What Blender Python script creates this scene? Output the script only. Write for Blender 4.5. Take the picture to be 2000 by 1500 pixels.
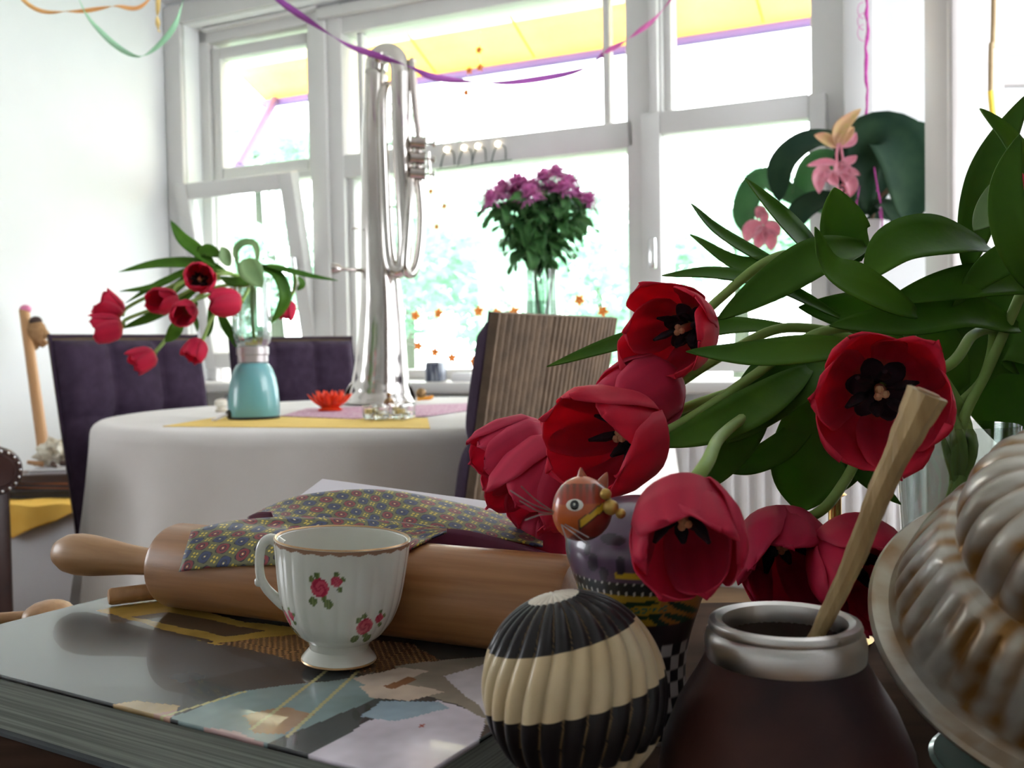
import bpy, bmesh, math, random
from mathutils import Vector, Matrix, noise, Euler
random.seed(7)
for _o in list(bpy.data.objects):
    bpy.data.objects.remove(_o)
SC = bpy.context.scene
COL = SC.collection
PI = math.pi

# ---------------------------------------------------------------- camera
F = 1944.0                      # focal length in pixels of the 2000x1500 frame
CZ = 0.90
PITCH = math.atan(65.0 / F)     # looking slightly down
ROLL = 0.018
CAM = Vector((0, 0, CZ))
_f = Vector((0, math.cos(PITCH), -math.sin(PITCH)))
_u0 = Vector((0, math.sin(PITCH), math.cos(PITCH)))
_r0 = Vector((1, 0, 0))
CR = (_r0 * math.cos(ROLL) - _u0 * math.sin(ROLL)).normalized()
CU = (_u0 * math.cos(ROLL) + _r0 * math.sin(ROLL)).normalized()
CF = _f
cd = bpy.data.cameras.new('camera')
cd.sensor_width = 36.0
cd.lens = 36.0 * F / 2000.0
cd.clip_start = 0.02
cd.clip_end = 200
cd.dof.use_dof = True
cd.dof.focus_distance = 0.64
cd.dof.aperture_fstop = 14.0
co = bpy.data.objects.new('camera', cd)
COL.objects.link(co)
co.matrix_world = Matrix(((CR.x, CU.x, -CF.x, CAM.x), (CR.y, CU.y, -CF.y, CAM.y), (CR.z, CU.z, -CF.z, CAM.z), (0, 0, 0, 1)))
SC.camera = co

# ---------------------------------------------------------------- sky and exposure
wd = bpy.data.worlds.new('sky')
SC.world = wd
wd.use_nodes = True
_bg = wd.node_tree.nodes['Background']
_bg.inputs[0].default_value = (0.93, 0.96, 1.0, 1)
_bg.inputs[1].default_value = 7.0
SC.view_settings.view_transform = 'Standard'
SC.view_settings.look = 'None'
SC.view_settings.gamma = 1
SC.view_settings.use_curve_mapping = False
SC.view_settings.exposure = 0.55
SUN_ON = False

# ---------------------------------------------------------------- places
def P(x, y, d):
    return CAM + d * (CF + CR * ((x - 1000) / F) - CU * ((y - 750) / F))
def ray(x, y):
    return CF + CR * ((x - 1000) / F) - CU * ((y - 750) / F)
def PZ(x, y, z):
    r = ray(x, y)
    return CAM + r * ((z - CAM.z) / r.z)
def camdir(a, b, c):            # right, up, towards the camera
    return (CR * a + CU * b - CF * c).normalized()

# window wall: e runs right along it, n points outdoors
WA = math.radians(25)
WE = Vector((math.cos(WA), -math.sin(WA), 0))
WN = Vector((math.sin(WA), math.cos(WA), 0))
W0 = Vector((0, 4.25, 0))
def W(s, z, t=0.0):
    return W0 + WE * s + WN * t + Vector((0, 0, z))
def wsz(x, y, t=0.0):
    r = ray(x, y)
    k = ((W0 + WN * t) - CAM).dot(WN) / r.dot(WN)
    p = CAM + r * k
    return (p - W0).dot(WE), p.z
def ws(x, t=0.0):
    return wsz(x, 500, t)[0]

# ---------------------------------------------------------------- node helpers
class NX:
    """small arithmetic on shader sockets"""
    def __init__(s, nt, sock): s.nt = nt; s.s = sock
    def op(s, o, b=None, c=None):
        n = s.nt.nodes.new('ShaderNodeMath'); n.operation = o
        s.nt.links.new(s.s, n.inputs[0])
        for i, q in ((1, b), (2, c)):
            if q is None: continue
            if isinstance(q, NX): s.nt.links.new(q.s, n.inputs[i])
            else: n.inputs[i].default_value = q
        return NX(s.nt, n.outputs[0])
    def __add__(s, b): return s.op('ADD', b)
    def __sub__(s, b): return s.op('SUBTRACT', b)
    def __mul__(s, b): return s.op('MULTIPLY', b)
    def lt(s, b): return s.op('LESS_THAN', b)
    def gt(s, b): return s.op('GREATER_THAN', b)
    def fl(s): return s.op('FLOOR')
    def fr(s): return s.op('FRACT')
    def ab(s): return s.op('ABSOLUTE')
def mixc(nt, fac, a, b):
    n = nt.nodes.new('ShaderNodeMix'); n.data_type = 'RGBA'
    nt.links.new(fac.s if isinstance(fac, NX) else fac, n.inputs[0])
    for i, q in ((6, a), (7, b)):
        if isinstance(q, tuple): n.inputs[i].default_value = (*q[:3], 1)
        else: nt.links.new(q, n.inputs[i])
    return n.outputs[2]

MATS = {}
def mat(name, c1, c2=None, rough=0.5, scale=8.0, metal=0.0, bump=0.0, bscale=None, coords='Object', stretch=(1, 1, 1),
        attr=False, trans=0.0, transl=0.0, ior=1.45, coat=0.0, sheen=0.0, spec=0.5, emit=None, alpha_glass=False, gl=(3.0, 0.55, 0.04), detail=4, contrast=None):
    if name in MATS: return MATS[name]
    m = bpy.data.materials.new(name); m.use_nodes = True
    nt = m.node_tree; nd = nt.nodes; lk = nt.links
    b = nd['Principled BSDF']; out = nd['Material Output']
    b.inputs['Roughness'].default_value = rough
    b.inputs['Metallic'].default_value = metal
    b.inputs['IOR'].default_value = ior
    b.inputs['Transmission Weight'].default_value = trans
    b.inputs['Coat Weight'].default_value = coat
    b.inputs['Sheen Weight'].default_value = sheen
    b.inputs['Specular IOR Level'].default_value = spec
    b.inputs['Base Color'].default_value = (*c1, 1)
    if emit:
        b.inputs['Emission Color'].default_value = (*emit[0], 1); b.inputs['Emission Strength'].default_value = emit[1]
    colsock = None
    tc = nd.new('ShaderNodeTexCoord'); mp = nd.new('ShaderNodeMapping'); mp.inputs['Scale'].default_value = stretch
    lk.new(tc.outputs[coords], mp.inputs[0])
    if attr:
        a = nd.new('ShaderNodeVertexColor'); a.layer_name = 'Col'; colsock = a.outputs[0]
    if c2 is not None:
        n = nd.new('ShaderNodeTexNoise'); n.inputs['Scale'].default_value = scale; n.inputs['Detail'].default_value = detail
        lk.new(mp.outputs[0], n.inputs['Vector'])
        cr = nd.new('ShaderNodeValToRGB')
        lo, hi = contrast or (0.35, 0.65)
        cr.color_ramp.elements[0].position = lo; cr.color_ramp.elements[1].position = hi
        lk.new(n.outputs['Fac'], cr.inputs[0])
        if attr:
            cr.color_ramp.elements[0].color = (*c1, 1); cr.color_ramp.elements[1].color = (*c2, 1)
            mx = nd.new('ShaderNodeMix'); mx.data_type = 'RGBA'; mx.blend_type = 'MULTIPLY'; mx.inputs[0].default_value = 1
            lk.new(colsock, mx.inputs[6]); lk.new(cr.outputs[0], mx.inputs[7]); colsock = mx.outputs[2]
        else:
            cr.color_ramp.elements[0].color = (*c1, 1); cr.color_ramp.elements[1].color = (*c2, 1)
            colsock = cr.outputs[0]
    if colsock: lk.new(colsock, b.inputs['Base Color'])
    if bump:
        n2 = nd.new('ShaderNodeTexNoise'); n2.inputs['Scale'].default_value = bscale or scale * 6; n2.inputs['Detail'].default_value = 3
        lk.new(mp.outputs[0], n2.inputs['Vector'])
        bp = nd.new('ShaderNodeBump'); bp.inputs['Strength'].default_value = bump; bp.inputs['Distance'].default_value = 0.002
        lk.new(n2.outputs['Fac'], bp.inputs['Height']); lk.new(bp.outputs[0], b.inputs['Normal'])
    if transl:
        t = nd.new('ShaderNodeBsdfTranslucent')
        if colsock: lk.new(colsock, t.inputs[0])
        else: t.inputs[0].default_value = (*c1, 1)
        mx = nd.new('ShaderNodeMixShader'); mx.inputs[0].default_value = transl
        lk.new(b.outputs[0], mx.inputs[1]); lk.new(t.outputs[0], mx.inputs[2]); lk.new(mx.outputs[0], out.inputs[0])
    if alpha_glass:     # thin clear glass: mostly straight through, a little gloss
        t = nd.new('ShaderNodeBsdfTransparent'); t.inputs[0].default_value = (*c1, 1)
        g = nd.new('ShaderNodeBsdfGlossy'); g.inputs['Roughness'].default_value = rough
        fr = nd.new('ShaderNodeLayerWeight'); fr.inputs[0].default_value = 0.5
        pw = nd.new('ShaderNodeMath'); pw.operation = 'POWER'; pw.inputs[1].default_value = gl[0]
        ml = nd.new('ShaderNodeMath'); ml.operation = 'MULTIPLY_ADD'; ml.inputs[1].default_value = gl[1]; ml.inputs[2].default_value = gl[2]
        lk.new(fr.outputs['Facing'], pw.inputs[0]); lk.new(pw.outputs[0], ml.inputs[0])
        mx = nd.new('ShaderNodeMixShader')
        lk.new(ml.outputs[0], mx.inputs[0]); lk.new(t.outputs[0], mx.inputs[1]); lk.new(g.outputs[0], mx.inputs[2]); lk.new(mx.outputs[0], out.inputs[0])
    MATS[name] = m
    return m

# ---------------------------------------------------------------- mesh helpers
def lerp(a, b, t): return a + (b - a) * t
def interp(xs, ys, x):
    if x <= xs[0]: return ys[0]
    for i in range(len(xs) - 1):
        if x <= xs[i + 1]:
            t = (x - xs[i]) / (xs[i + 1] - xs[i]); t = t * t * (3 - 2 * t) * 0.5 + t * 0.5
            return lerp(ys[i], ys[i + 1], t)
    return ys[-1]
def spline(pts, n):
    """Catmull-Rom through pts (Vectors or tuples), n samples"""
    pts = [Vector(p) for p in pts]
    if len(pts) == 2:
        return [pts[0].lerp(pts[1], i / (n - 1)) for i in range(n)]
    q = [pts[0] * 2 - pts[1]] + pts + [pts[-1] * 2 - pts[-2]]
    out = []; m = len(pts) - 1
    for i in range(n):
        f = i / (n - 1) * m; k = min(int(f), m - 1); t = f - k
        a, b, c, d = q[k], q[k + 1], q[k + 2], q[k + 3]
        out.append(0.5 * ((2 * b) + (c - a) * t + (2 * a - 5 * b + 4 * c - d) * t * t + (3 * b - a - 3 * c + d) * t ** 3))
    return out

class MB:
    def __init__(s): s.v = []; s.f = []; s.c = []; s.uv = {}
    def add(s, p, c=None):
        s.v.append(tuple(p)); s.c.append(c or (1, 1, 1)); return len(s.v) - 1
    def grid(s, rows, cu=False, cv=False, cols=None, uvs=None, flip=False):
        """rows: list of rows of points; cu closes each row, cv closes the row list"""
        nr, nc = len(rows), len(rows[0]); b = len(s.v)
        for i, r in enumerate(rows):
            for j, p in enumerate(r):
                s.add(p, cols[i][j] if cols else None)
                if uvs: s.uv[b + i * nc + j] = uvs[i][j]
        for i in range(nr if cv else nr - 1):
            for j in range(nc if cu else nc - 1):
                a = b + i * nc + j; a2 = b + i * nc + (j + 1) % nc
                d = b + ((i + 1) % nr) * nc + j; d2 = b + ((i + 1) % nr) * nc + (j + 1) % nc
                s.f.append((a, d, d2, a2) if flip else (a, a2, d2, d))
        return s
    def fan(s, idx, flip=False):
        s.f.append(tuple(reversed(idx)) if flip else tuple(idx)); return s
    def lathe(s, prof, n=32, M=None, rf=None, cf=None, cap0=False, cap1=False):
        """prof: [(r, z)] from bottom to top outer; rf(a, r, z) -> radius; cf(a, r, z) -> colour"""
        M = M or Matrix(); b = len(s.v); rows = []; cols = []
        for r, z in prof:
            row = []; cl = []
            for j in range(n):
                a = 2 * PI * j / n; rr = rf(a, r, z) if rf else r
                row.append(M @ Vector((rr * math.cos(a), rr * math.sin(a), z))); cl.append(cf(a, r, z) if cf else (1, 1, 1))
            rows.append(row); cols.append(cl)
        s.grid(rows, cu=True, cols=cols)
        if cap0: s.f.append(tuple(b + j for j in reversed(range(n))))
        if cap1: s.f.append(tuple(b + (len(prof) - 1) * n + j for j in range(n)))
        return s
    def tube(s, pts, rad, n=10, caps=True, flat=1.0, up=None):
        pts = [Vector(p) for p in pts]; m = len(pts)
        if not hasattr(rad, '__len__'): rad = [rad] * m
        b = len(s.v); rows = []; ref = None
        for i, p in enumerate(pts):
            t = (pts[min(i + 1, m - 1)] - pts[max(i - 1, 0)])
            t = t.normalized() if t.length > 1e-9 else Vector((0, 0, 1))
            if ref is None:
                ref = Vector(up) if up else (Vector((0, 0, 1)) if abs(t.z) < 0.9 else Vector((1, 0, 0)))
            x = ref - t * ref.dot(t)
            if x.length < 1e-6: x = t.orthogonal()
            x.normalize(); y = t.cross(x); ref = x
            rows.append([p + (x * math.cos(2 * PI * j / n) * flat + y * math.sin(2 * PI * j / n)) * rad[i] for j in range(n)])
        s.grid(rows, cu=True)
        if caps:
            s.f.append(tuple(b + j for j in reversed(range(n))))
            s.f.append(tuple(b + (m - 1) * n + j for j in range(n)))
        return s
    def box(s, c, size, M=None, bev=0.0):
        """axis-aligned in M's frame; chamfered edges when bev > 0"""
        M = M or Matrix(); c = Vector(c); hx, hy, hz = [q / 2 for q in size]
        if bev <= 0:
            b = len(s.v)
            for dz in (-hz, hz):
                for dx, dy in ((-hx, -hy), (hx, -hy), (hx, hy), (-hx, hy)):
                    s.add(M @ (c + Vector((dx, dy, dz))))
            for q in ((3, 2, 1, 0), (4, 5, 6, 7), (0, 1, 5, 4), (1, 2, 6, 5), (2, 3, 7, 6), (3, 0, 4, 7)):
                s.f.append(tuple(b + i for i in q))
            return s
        bm = bmesh.new(); bmesh.ops.create_cube(bm, size=1)
        for v in bm.verts: v.co = Vector((v.co.x * size[0], v.co.y * size[1], v.co.z * size[2])) + c
        bmesh.ops.bevel(bm, geom=list(bm.edges), offset=min(bev, min(size) * 0.45), segments=2, affect='EDGES', profile=0.5)
        return s.bm(bm, M)
    def bm(s, bm, M=None):
        M = M or Matrix(); b = len(s.v); bm.verts.index_update()
        for v in bm.verts: s.add(M @ v.co)
        for f in bm.faces: s.f.append(tuple(b + v.index for v in f.verts))
        bm.free(); return s
    def ball(s, c, r, n=12, sc=(1, 1, 1), M=None):
        M = M or Matrix(); c = Vector(c); m = max(4, n // 2)
        rows = []
        for i in range(m + 1):
            th = -PI / 2 + PI * i / m; rr = max(math.cos(th), 1e-3)
            rows.append([M @ (c + Vector((r * sc[0] * rr * math.cos(2 * PI * j / n), r * sc[1] * rr * math.sin(2 * PI * j / n), r * sc[2] * math.sin(th)))) for j in range(n)])
        return s.grid(rows, cu=True)
    def poly(s, pts, thick, nrm):
        """flat polygon extruded by thick along -nrm"""
        b = len(s.v); n = len(pts); nrm = Vector(nrm)
        for p in pts: s.add(p)
        for p in pts: s.add(Vector(p) - nrm * thick)
        s.f.append(tuple(b + i for i in range(n))); s.f.append(tuple(b + n + i for i in reversed(range(n))))
        for i in range(n):
            j = (i + 1) % n; s.f.append((b + i, b + n + i, b + n + j, b + j))
        return s
    def mesh(s, name, smooth=True, angle=40, fixn=True):
        me = bpy.data.meshes.new(name); me.from_pydata(s.v, [], s.f)
        if fixn:
            bm = bmesh.new(); bm.from_mesh(me); bmesh.ops.recalc_face_normals(bm, faces=bm.faces); bm.to_mesh(me); bm.free()
        if any(c != (1, 1, 1) for c in s.c):
            ca = me.color_attributes.new('Col', 'FLOAT_COLOR', 'POINT')
            ca.data.foreach_set('color', [q for c in s.c for q in (c[0], c[1], c[2], 1)])
        if s.uv:
            uv = me.uv_layers.new(name='UVMap')
            li = [0] * len(me.loops); me.loops.foreach_get('vertex_index', li)
            uv.data.foreach_set('uv', [q for i in li for q in s.uv.get(i, (0, 0))])
        if smooth:
            me.polygons.foreach_set('use_smooth', [True] * len(me.polygons))
            if angle: me.set_sharp_from_angle(angle=math.radians(angle))
        me.update()
        return me
    def build(s, name, m, parent=None, smooth=True, angle=40, solid=0.0, kind=None, fixn=True, off=0.0):
        me = s.mesh(name, smooth, angle, fixn)
        return obj(name, me, m, parent, solid, kind, off)

def obj(name, me, m, parent=None, solid=0.0, kind=None, off=0.0):
    o = bpy.data.objects.new(name, me); COL.objects.link(o)
    if m is not None:
        m = MATS[m] if isinstance(m, str) else m
        if len(me.materials) == 0: me.materials.append(m)
    if solid:
        md = o.modifiers.new('thickness', 'SOLIDIFY'); md.thickness = solid; md.offset = off
    if parent is not None:
        o.parent = parent
        base = parent
        M = Matrix()
        while base is not None:
            M = base.matrix_basis @ M if base.parent is None else base.matrix_parent_inverse @ base.matrix_basis @ M
            base = base.parent
        if not parent.get('local'):
            o.matrix_parent_inverse = M.inverted()
    if kind: o['kind'] = kind
    return o
def tag(o, label, cat, group=None):
    o['label'] = label; o['category'] = cat
    if group: o['group'] = group
    return o
def thing(name, label, cat, loc, group=None):
    o = bpy.data.objects.new(name, None); COL.objects.link(o); o.empty_display_size = 0.05
    o.location = loc
    return tag(o, label, cat, group)
def struct(o): o['kind'] = 'structure'; return o
def rotz(a): return Matrix.Rotation(a, 4, 'Z')
def frame(origin, z, x=None):
    z = Vector(z).normalized()
    x = Vector(x) if x is not None else (Vector((1, 0, 0)) if abs(z.x) < 0.9 else Vector((0, 1, 0)))
    x = (x - z * x.dot(z)).normalized(); y = z.cross(x)
    return Matrix(((x.x, y.x, z.x, origin[0]), (x.y, y.y, z.y, origin[1]), (x.z, y.z, z.z, origin[2]), (0, 0, 0, 1)))
def leaf_rows(pts, width, nrm, n=22, m=5, fold=0.25, shape=(0.85, 0.75), wave=0.0, twist=0.0, seed=0):
    """strip along a spline; nrm = which way the blade faces"""
    c = spline(pts, n); rows = []; cols = []; rnd = random.Random(seed); ph = rnd.random() * 6
    nrm = Vector(nrm).normalized()
    for i, p in enumerate(c):
        t = i / (n - 1)
        T = (c[min(i + 1, n - 1)] - c[max(i - 1, 0)]).normalized()
        w = width * 0.5 * max(0.02, math.sin(PI * min(1, (0.03 + 0.97 * t) ** shape[0])) ** shape[1] if t < 1 else 0.02)
        S = T.cross(nrm)
        if S.length < 0.05: S = T.orthogonal()
        S.normalize()
        if twist: S = Matrix.Rotation(twist * t, 3, T) @ S
        N = S.cross(T).normalized(); row = []; cl = []
        for j in range(m):
            q = -1 + 2 * j / (m - 1)
            row.append(p + S * (w * q * (1 - fold * 0.3 * abs(q))) + N * (w * fold * (q * q - 0.35) + wave * width * math.sin(ph + t * 9 + q * 2) * abs(q)))
            k = 1.0 - 0.10 * math.cos(q * 9 + ph) * 0.6 + 0.10 * math.sin(t * 5 + ph)
            cl.append((k, k, k))
        rows.append(row); cols.append(cl)
    return rows, cols

# ---------------------------------------------------------------- materials
mat('wall_paint', (0.86, 0.87, 0.88), (0.82, 0.83, 0.84), rough=0.85, scale=2.0, bump=0.05, bscale=60)
mat('frame_paint', (0.68, 0.665, 0.66), (0.64, 0.625, 0.62), rough=0.35, scale=3.0)
mat('post_paint', (0.47, 0.44, 0.43), (0.44, 0.41, 0.40), rough=0.5, scale=3.0)
mat('ceiling_paint', (0.85, 0.85, 0.86), (0.82, 0.82, 0.83), rough=0.9, scale=2.0)
mat('floor_wood', (0.32, 0.20, 0.11), (0.22, 0.13, 0.07), rough=0.45, scale=3.0, stretch=(1, 14, 1))
mat('pane_glass', (0.97, 0.99, 0.98), rough=0.02, alpha_glass=True, ior=1.35)
mat('door_glass', (0.72, 0.80, 0.84), (0.66, 0.75, 0.80), rough=0.35, scale=1.5)
mat('chrome', (0.75, 0.75, 0.76), rough=0.18, metal=1.0)
mat('radiator_paint', (0.85, 0.85, 0.88), rough=0.4)
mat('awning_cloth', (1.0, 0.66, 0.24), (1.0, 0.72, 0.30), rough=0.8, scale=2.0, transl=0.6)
mat('awning_bar', (0.16, 0.09, 0.26), (0.14, 0.08, 0.24), rough=0.5, scale=3)
mat('awning_seam', (0.85, 0.36, 0.04), rough=0.8)
mat('tree_leaf', (0.27, 0.50, 0.36), (0.48, 0.68, 0.54), rough=0.5, scale=1.2, transl=0.45)
mat('bark', (0.05, 0.06, 0.045), (0.08, 0.09, 0.06), rough=0.9, scale=6, stretch=(1, 1, 0.3))
mat('grass', (0.24, 0.32, 0.20), (0.34, 0.42, 0.28), rough=0.9, scale=3)

# ---------------------------------------------------------------- room shell
TI = -0.15                                  # inner face of the window wall
S_C = ws(338, TI)                           # corner with the left wall
Z_TOP = wsz(367, 47, TI)[1]                 # top of the window recess
Z_CEIL = wsz(332, 8, TI)[1]
Z_SILL = 0.78
S_L, S_R = ws(371, TI), ws(1650, 0) + 0.02
S_END = S_R + 1.9
LW = 6.4                                    # how far the room runs back from the window
def wbox(name, s0, s1, z0, z1, t0, t1, m, parent=None, bev=0.0, kind='structure'):
    M = Matrix(((WE.x, WN.x, 0, W0.x), (WE.y, WN.y, 0, W0.y), (0, 0, 1, 0), (0, 0, 0, 1)))
    o = MB().box(((s0 + s1) / 2, (t0 + t1) / 2, (z0 + z1) / 2), (s1 - s0, t1 - t0, z1 - z0), M, bev).build(name, m, parent, smooth=bev > 0)
    if kind and parent is None: o['kind'] = kind
    return o
def merged(name, boxes, m, parent=None, bev=0.0):
    M = Matrix(((WE.x, WN.x, 0, W0.x), (WE.y, WN.y, 0, W0.y), (0, 0, 1, 0), (0, 0, 0, 1)))
    b = MB()
    for s0, s1, z0, z1, t0, t1 in boxes:
        b.box(((s0 + s1) / 2, (t0 + t1) / 2, (z0 + z1) / 2), (s1 - s0, t1 - t0, z1 - z0), M, bev)
    return b.build(name, m, parent, smooth=bev > 0)
wbox('floor', S_C - 0.2, S_END, -0.12, 0.0, -LW, 0.14, 'floor_wood')
wbox('ceiling', S_C - 0.2, S_END, Z_CEIL, Z_CEIL + 0.15, -LW, 0.14, 'ceiling_paint')
struct(merged('wall_left', [(S_C - .2, S_C, 0, Z_CEIL, -3.1, .14), (S_C - .2, S_C, 0, Z_CEIL, -LW, -4.3), (S_C - .2, S_C, 0, .8, -4.3, -3.1), (S_C - .2, S_C, 1.75, Z_CEIL, -4.3, -3.1)], 'wall_paint'))   # its own window lies out of view beside the photographer
# window wall, made of the pieces round the opening
struct(merged('wall_window', [(S_C, S_L, 0, Z_CEIL, TI, 0.14), (S_L, S_R, 0, Z_SILL - 0.04, TI, 0.14),
                              (S_L, S_R, Z_TOP, Z_CEIL, TI, 0.14), (S_R, S_END, 0, Z_CEIL, TI, 0.14)], 'wall_paint'))
# back of the room
SB0, SB1 = S_C - 0.2, S_END
wbox('wall_back', SB0, SB1, 0, Z_CEIL, -LW - .15, -LW, 'wall_paint')
# right side: wall with white post and a glazed door
struct(merged('wall_right', [(S_END - .02, S_END + .15, 0, Z_CEIL, -LW, -3.5), (S_END - .02, S_END + .15, 0, Z_CEIL, -.3, .14), (S_END - .02, S_END + .15, 0, .6, -3.5, -.3), (S_END - .02, S_END + .15, 2.45, Z_CEIL, -3.5, -.3)], 'wall_paint'))   # wide side opening, added out of view to brighten the left wall
mat('shade_block_wood', (0.10, 0.055, 0.035), (0.07, 0.04, 0.025), rough=.45, scale=4, stretch=(6, 6, 1))

# casings beside and above the window
for i, (a, b) in enumerate(((S_C + 0.005, S_L), (S_R, S_R + 0.10))):
    o = wbox('trim_%d' % (i + 1), a, b, 0.0, Z_TOP + 0.09, TI - 0.03, TI, 'frame_paint', bev=0.008)
wbox('trim_3', S_L, S_R, Z_TOP, Z_TOP + 0.09, TI - 0.03, TI, 'frame_paint', bev=0.008)
SILL = wbox('trim_4', S_C + 0.01, S_R + 0.45, Z_SILL - 0.045, Z_SILL, TI - 0.24, 0.0, 'frame_paint', bev=0.01)

# ---------------------------------------------------------------- windows
zr = lambda x, y: wsz(x, y, 0.0)[1]
Z_R0, Z_R1 = zr(1235, 293), zr(1235, 241)      # transom rail
Z_GT = zr(720, 64)                             # top of the glass
Z_B = Z_SILL + 0.045
def fr_bars(parent, s0, s1, z0, z1, w, t0=-0.03, t1=0.04, name='frame_bar'):
    """four bars round a rectangle of glass, each its own piece"""
    for q in ((s0 - w, s0, z0 - w, z1 + w), (s1, s1 + w, z0 - w, z1 + w), (s0, s1, z1, z1 + w), (s0, s1, z0 - w, z0)):
        wbox(name, *q, t0, t1, 'frame_paint', parent, bev=0.006)
def pane(parent, s0, s1, z0, z1, t=0.01):
    wbox('pane', s0 - 0.004, s1 + 0.004, z0 - 0.004, z1 + 0.004, t - 0.003, t + 0.003, 'pane_glass', parent)
def wroot(name, s):
    o = bpy.data.objects.new(name, None); COL.objects.link(o); o.location = W(s, Z_SILL, 0); o['kind'] = 'structure'; return o
FL0, FL1 = ws(448), ws(615)
FC0, FC1 = ws(690), ws(1235)
FR0, FR1 = ws(1320), ws(1590)
w1 = wroot('window_1', FL0)
# outer frame of the whole opening
wbox('jamb', S_L - 0.002, ws(430), Z_B - 0.05, Z_TOP, -0.05, 0.10, 'frame_paint', w1, 0.006)
wbox('jamb_bead', ws(430), FL0 - 0.05, Z_B - 0.05, Z_TOP - 0.06, -0.02, 0.08, 'frame_paint', w1, 0.006)
wbox('head', S_L, ws(650), Z_GT + 0.07, Z_TOP, -0.05, 0.10, 'frame_paint', w1, 0.006)
wbox('head_bead', S_L + 0.05, ws(650), Z_GT + 0.13, Z_TOP - 0.02, -0.09, -0.05, 'frame_paint', w1, 0.006)
wbox('transom', ws(412), ws(650), Z_R0 + 0.03, Z_R1 - 0.02, -0.02, 0.08, 'frame_paint', w1, 0.006)
fr_bars(w1, FL0, FL1, Z_R1 + 0.01, Z_GT - 0.01, 0.055)
pane(w1, FL0, FL1, Z_R1 + 0.01, Z_GT - 0.01)
wbox('mullion', FL1 + 0.05, FC0 - 0.001, Z_B - 0.05, Z_TOP, -0.06, 0.09, 'frame_paint', w1, 0.006)
wbox('mullion_bead', ws(632), ws(664), Z_B - 0.05, Z_GT + 0.06, -0.085, -0.06, 'frame_paint', w1, 0.006)
# tilted sash: hinged at its foot, top leaning into the room
sash = bpy.data.objects.new('tilted_sash', None); COL.objects.link(sash)
hs0, hs1 = ws(408), ws(632)
hz0 = Z_B + 0.02; hh = Z_R0 - hz0 + 0.04
tilt = math.radians(11)
Mh = Matrix(((WE.x, WN.x, 0, 0), (WE.y, WN.y, 0, 0), (0, 0, 1, 0), (0, 0, 0, 1)))
Ms = Matrix.Translation(W(0, hz0, -0.03)) @ Mh @ Matrix.Rotation(tilt, 4, 'X')
sash.location = W((hs0 + hs1) / 2, hz0, -0.03); sash.parent = w1
sash.matrix_parent_inverse = Matrix.Translation(-Vector(w1.location))
def sbox(name, a0, a1, b0, b1, m, th=(-0.03, 0.03), bev=0.006):
    return MB().box(((a0 + a1) / 2, (th[0] + th[1]) / 2, (b0 + b1) / 2), (a1 - a0, th[1] - th[0], b1 - b0), Ms, bev).build(name, m, sash, smooth=bev > 0)
bw = 0.075
sbox('stile', hs0, hs0 + bw, 0, hh, 'frame_paint'); sbox('stile', hs1 - bw, hs1, 0, hh, 'frame_paint')
sbox('rail', hs0 + bw, hs1 - bw, hh - bw, hh, 'frame_paint'); sbox('rail', hs0 + bw, hs1 - bw, 0, bw, 'frame_paint')
sbox('pane', hs0 + bw, hs1 - bw, bw, hh - bw, 'pane_glass', (-0.003, 0.003), 0)
sbox('sash_handle', hs1 - 0.055, hs1 - 0.03, hh * 0.42, hh * 0.58, 'chrome', (-0.055, -0.03), 0.005)

w2 = wroot('window_2', (FC0 + FC1) / 2)
wbox('head', ws(650), ws(1275), Z_GT, Z_TOP, -0.05, 0.10, 'frame_paint', w2, 0.006)
wbox('head_bead', ws(650), ws(1275), Z_GT + 0.07, Z_TOP - 0.02, -0.09, -0.05, 'frame_paint', w2, 0.006)
wbox('transom', FC0 - 0.05, FC1 + 0.03, Z_R0, Z_R1, -0.055, 0.09, 'frame_paint', w2, 0.006)
pane(w2, FC0, FC1, Z_R1, Z_GT)
for px in (716, 1192):
    wbox('glazing_bar', ws(px) - 0.014, ws(px) + 0.014, Z_R1, Z_GT, -0.02, 0.03, 'frame_paint', w2, 0.004)
pane(w2, FC0, FC1, Z_B, Z_R0)
wbox('bottom_rail', FC0 - 0.05, FC1 + 0.03, Z_SILL, Z_B, -0.05, 0.09, 'frame_paint', w2, 0.006)
wbox('glass_bead', FC0, FC0 + 0.03, Z_B, Z_R0, -0.03, 0.03, 'frame_paint', w2, 0.004)
w3 = wroot('window_3', FR0)
wbox('mullion', FC1, FR0 - 0.03, Z_B - 0.05, Z_TOP, -0.055, 0.09, 'frame_paint', w3, 0.006)
wbox('mullion_bead', ws(1283), ws(1300), Z_R1, Z_GT + 0.06, -0.08, -0.055, 'frame_paint', w3, 0.006)
wbox('head', ws(1275), S_R + 0.0, Z_GT, Z_TOP, -0.05, 0.10, 'frame_paint', w3, 0.006)
wbox('jamb', FR1, S_R + 0.002, Z_B - 0.05, Z_GT, -0.05, 0.10, 'frame_paint', w3, 0.006)
wbox('frame_bar', FR0 - 0.03, FR0, Z_R1, Z_GT, -0.03, 0.05, 'frame_paint', w3, 0.004)
pane(w3, FR0, FR1, Z_R1 + 0.012, Z_GT)
LS0, LS1 = ws(1270), ws(1622)
LG0, LG1, LGT = ws(1306), ws(1589), zr(1306, 271)
for q in ((LS0, LG0, Z_B - 0.02, Z_R1 + 0.01), (LG1, LS1, Z_B - 0.02, Z_R1 + 0.01), (LG0, LG1, LGT, Z_R1 + 0.01), (LG0, LG1, Z_B - 0.02, Z_B + 0.05)):
    wbox('sash_bar', *q, -0.10, -0.02, 'frame_paint', w3, 0.006)
pane(w3, LG0, LG1, Z_B + 0.05, LGT, -0.05)
hz = zr(1292, 500)
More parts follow.
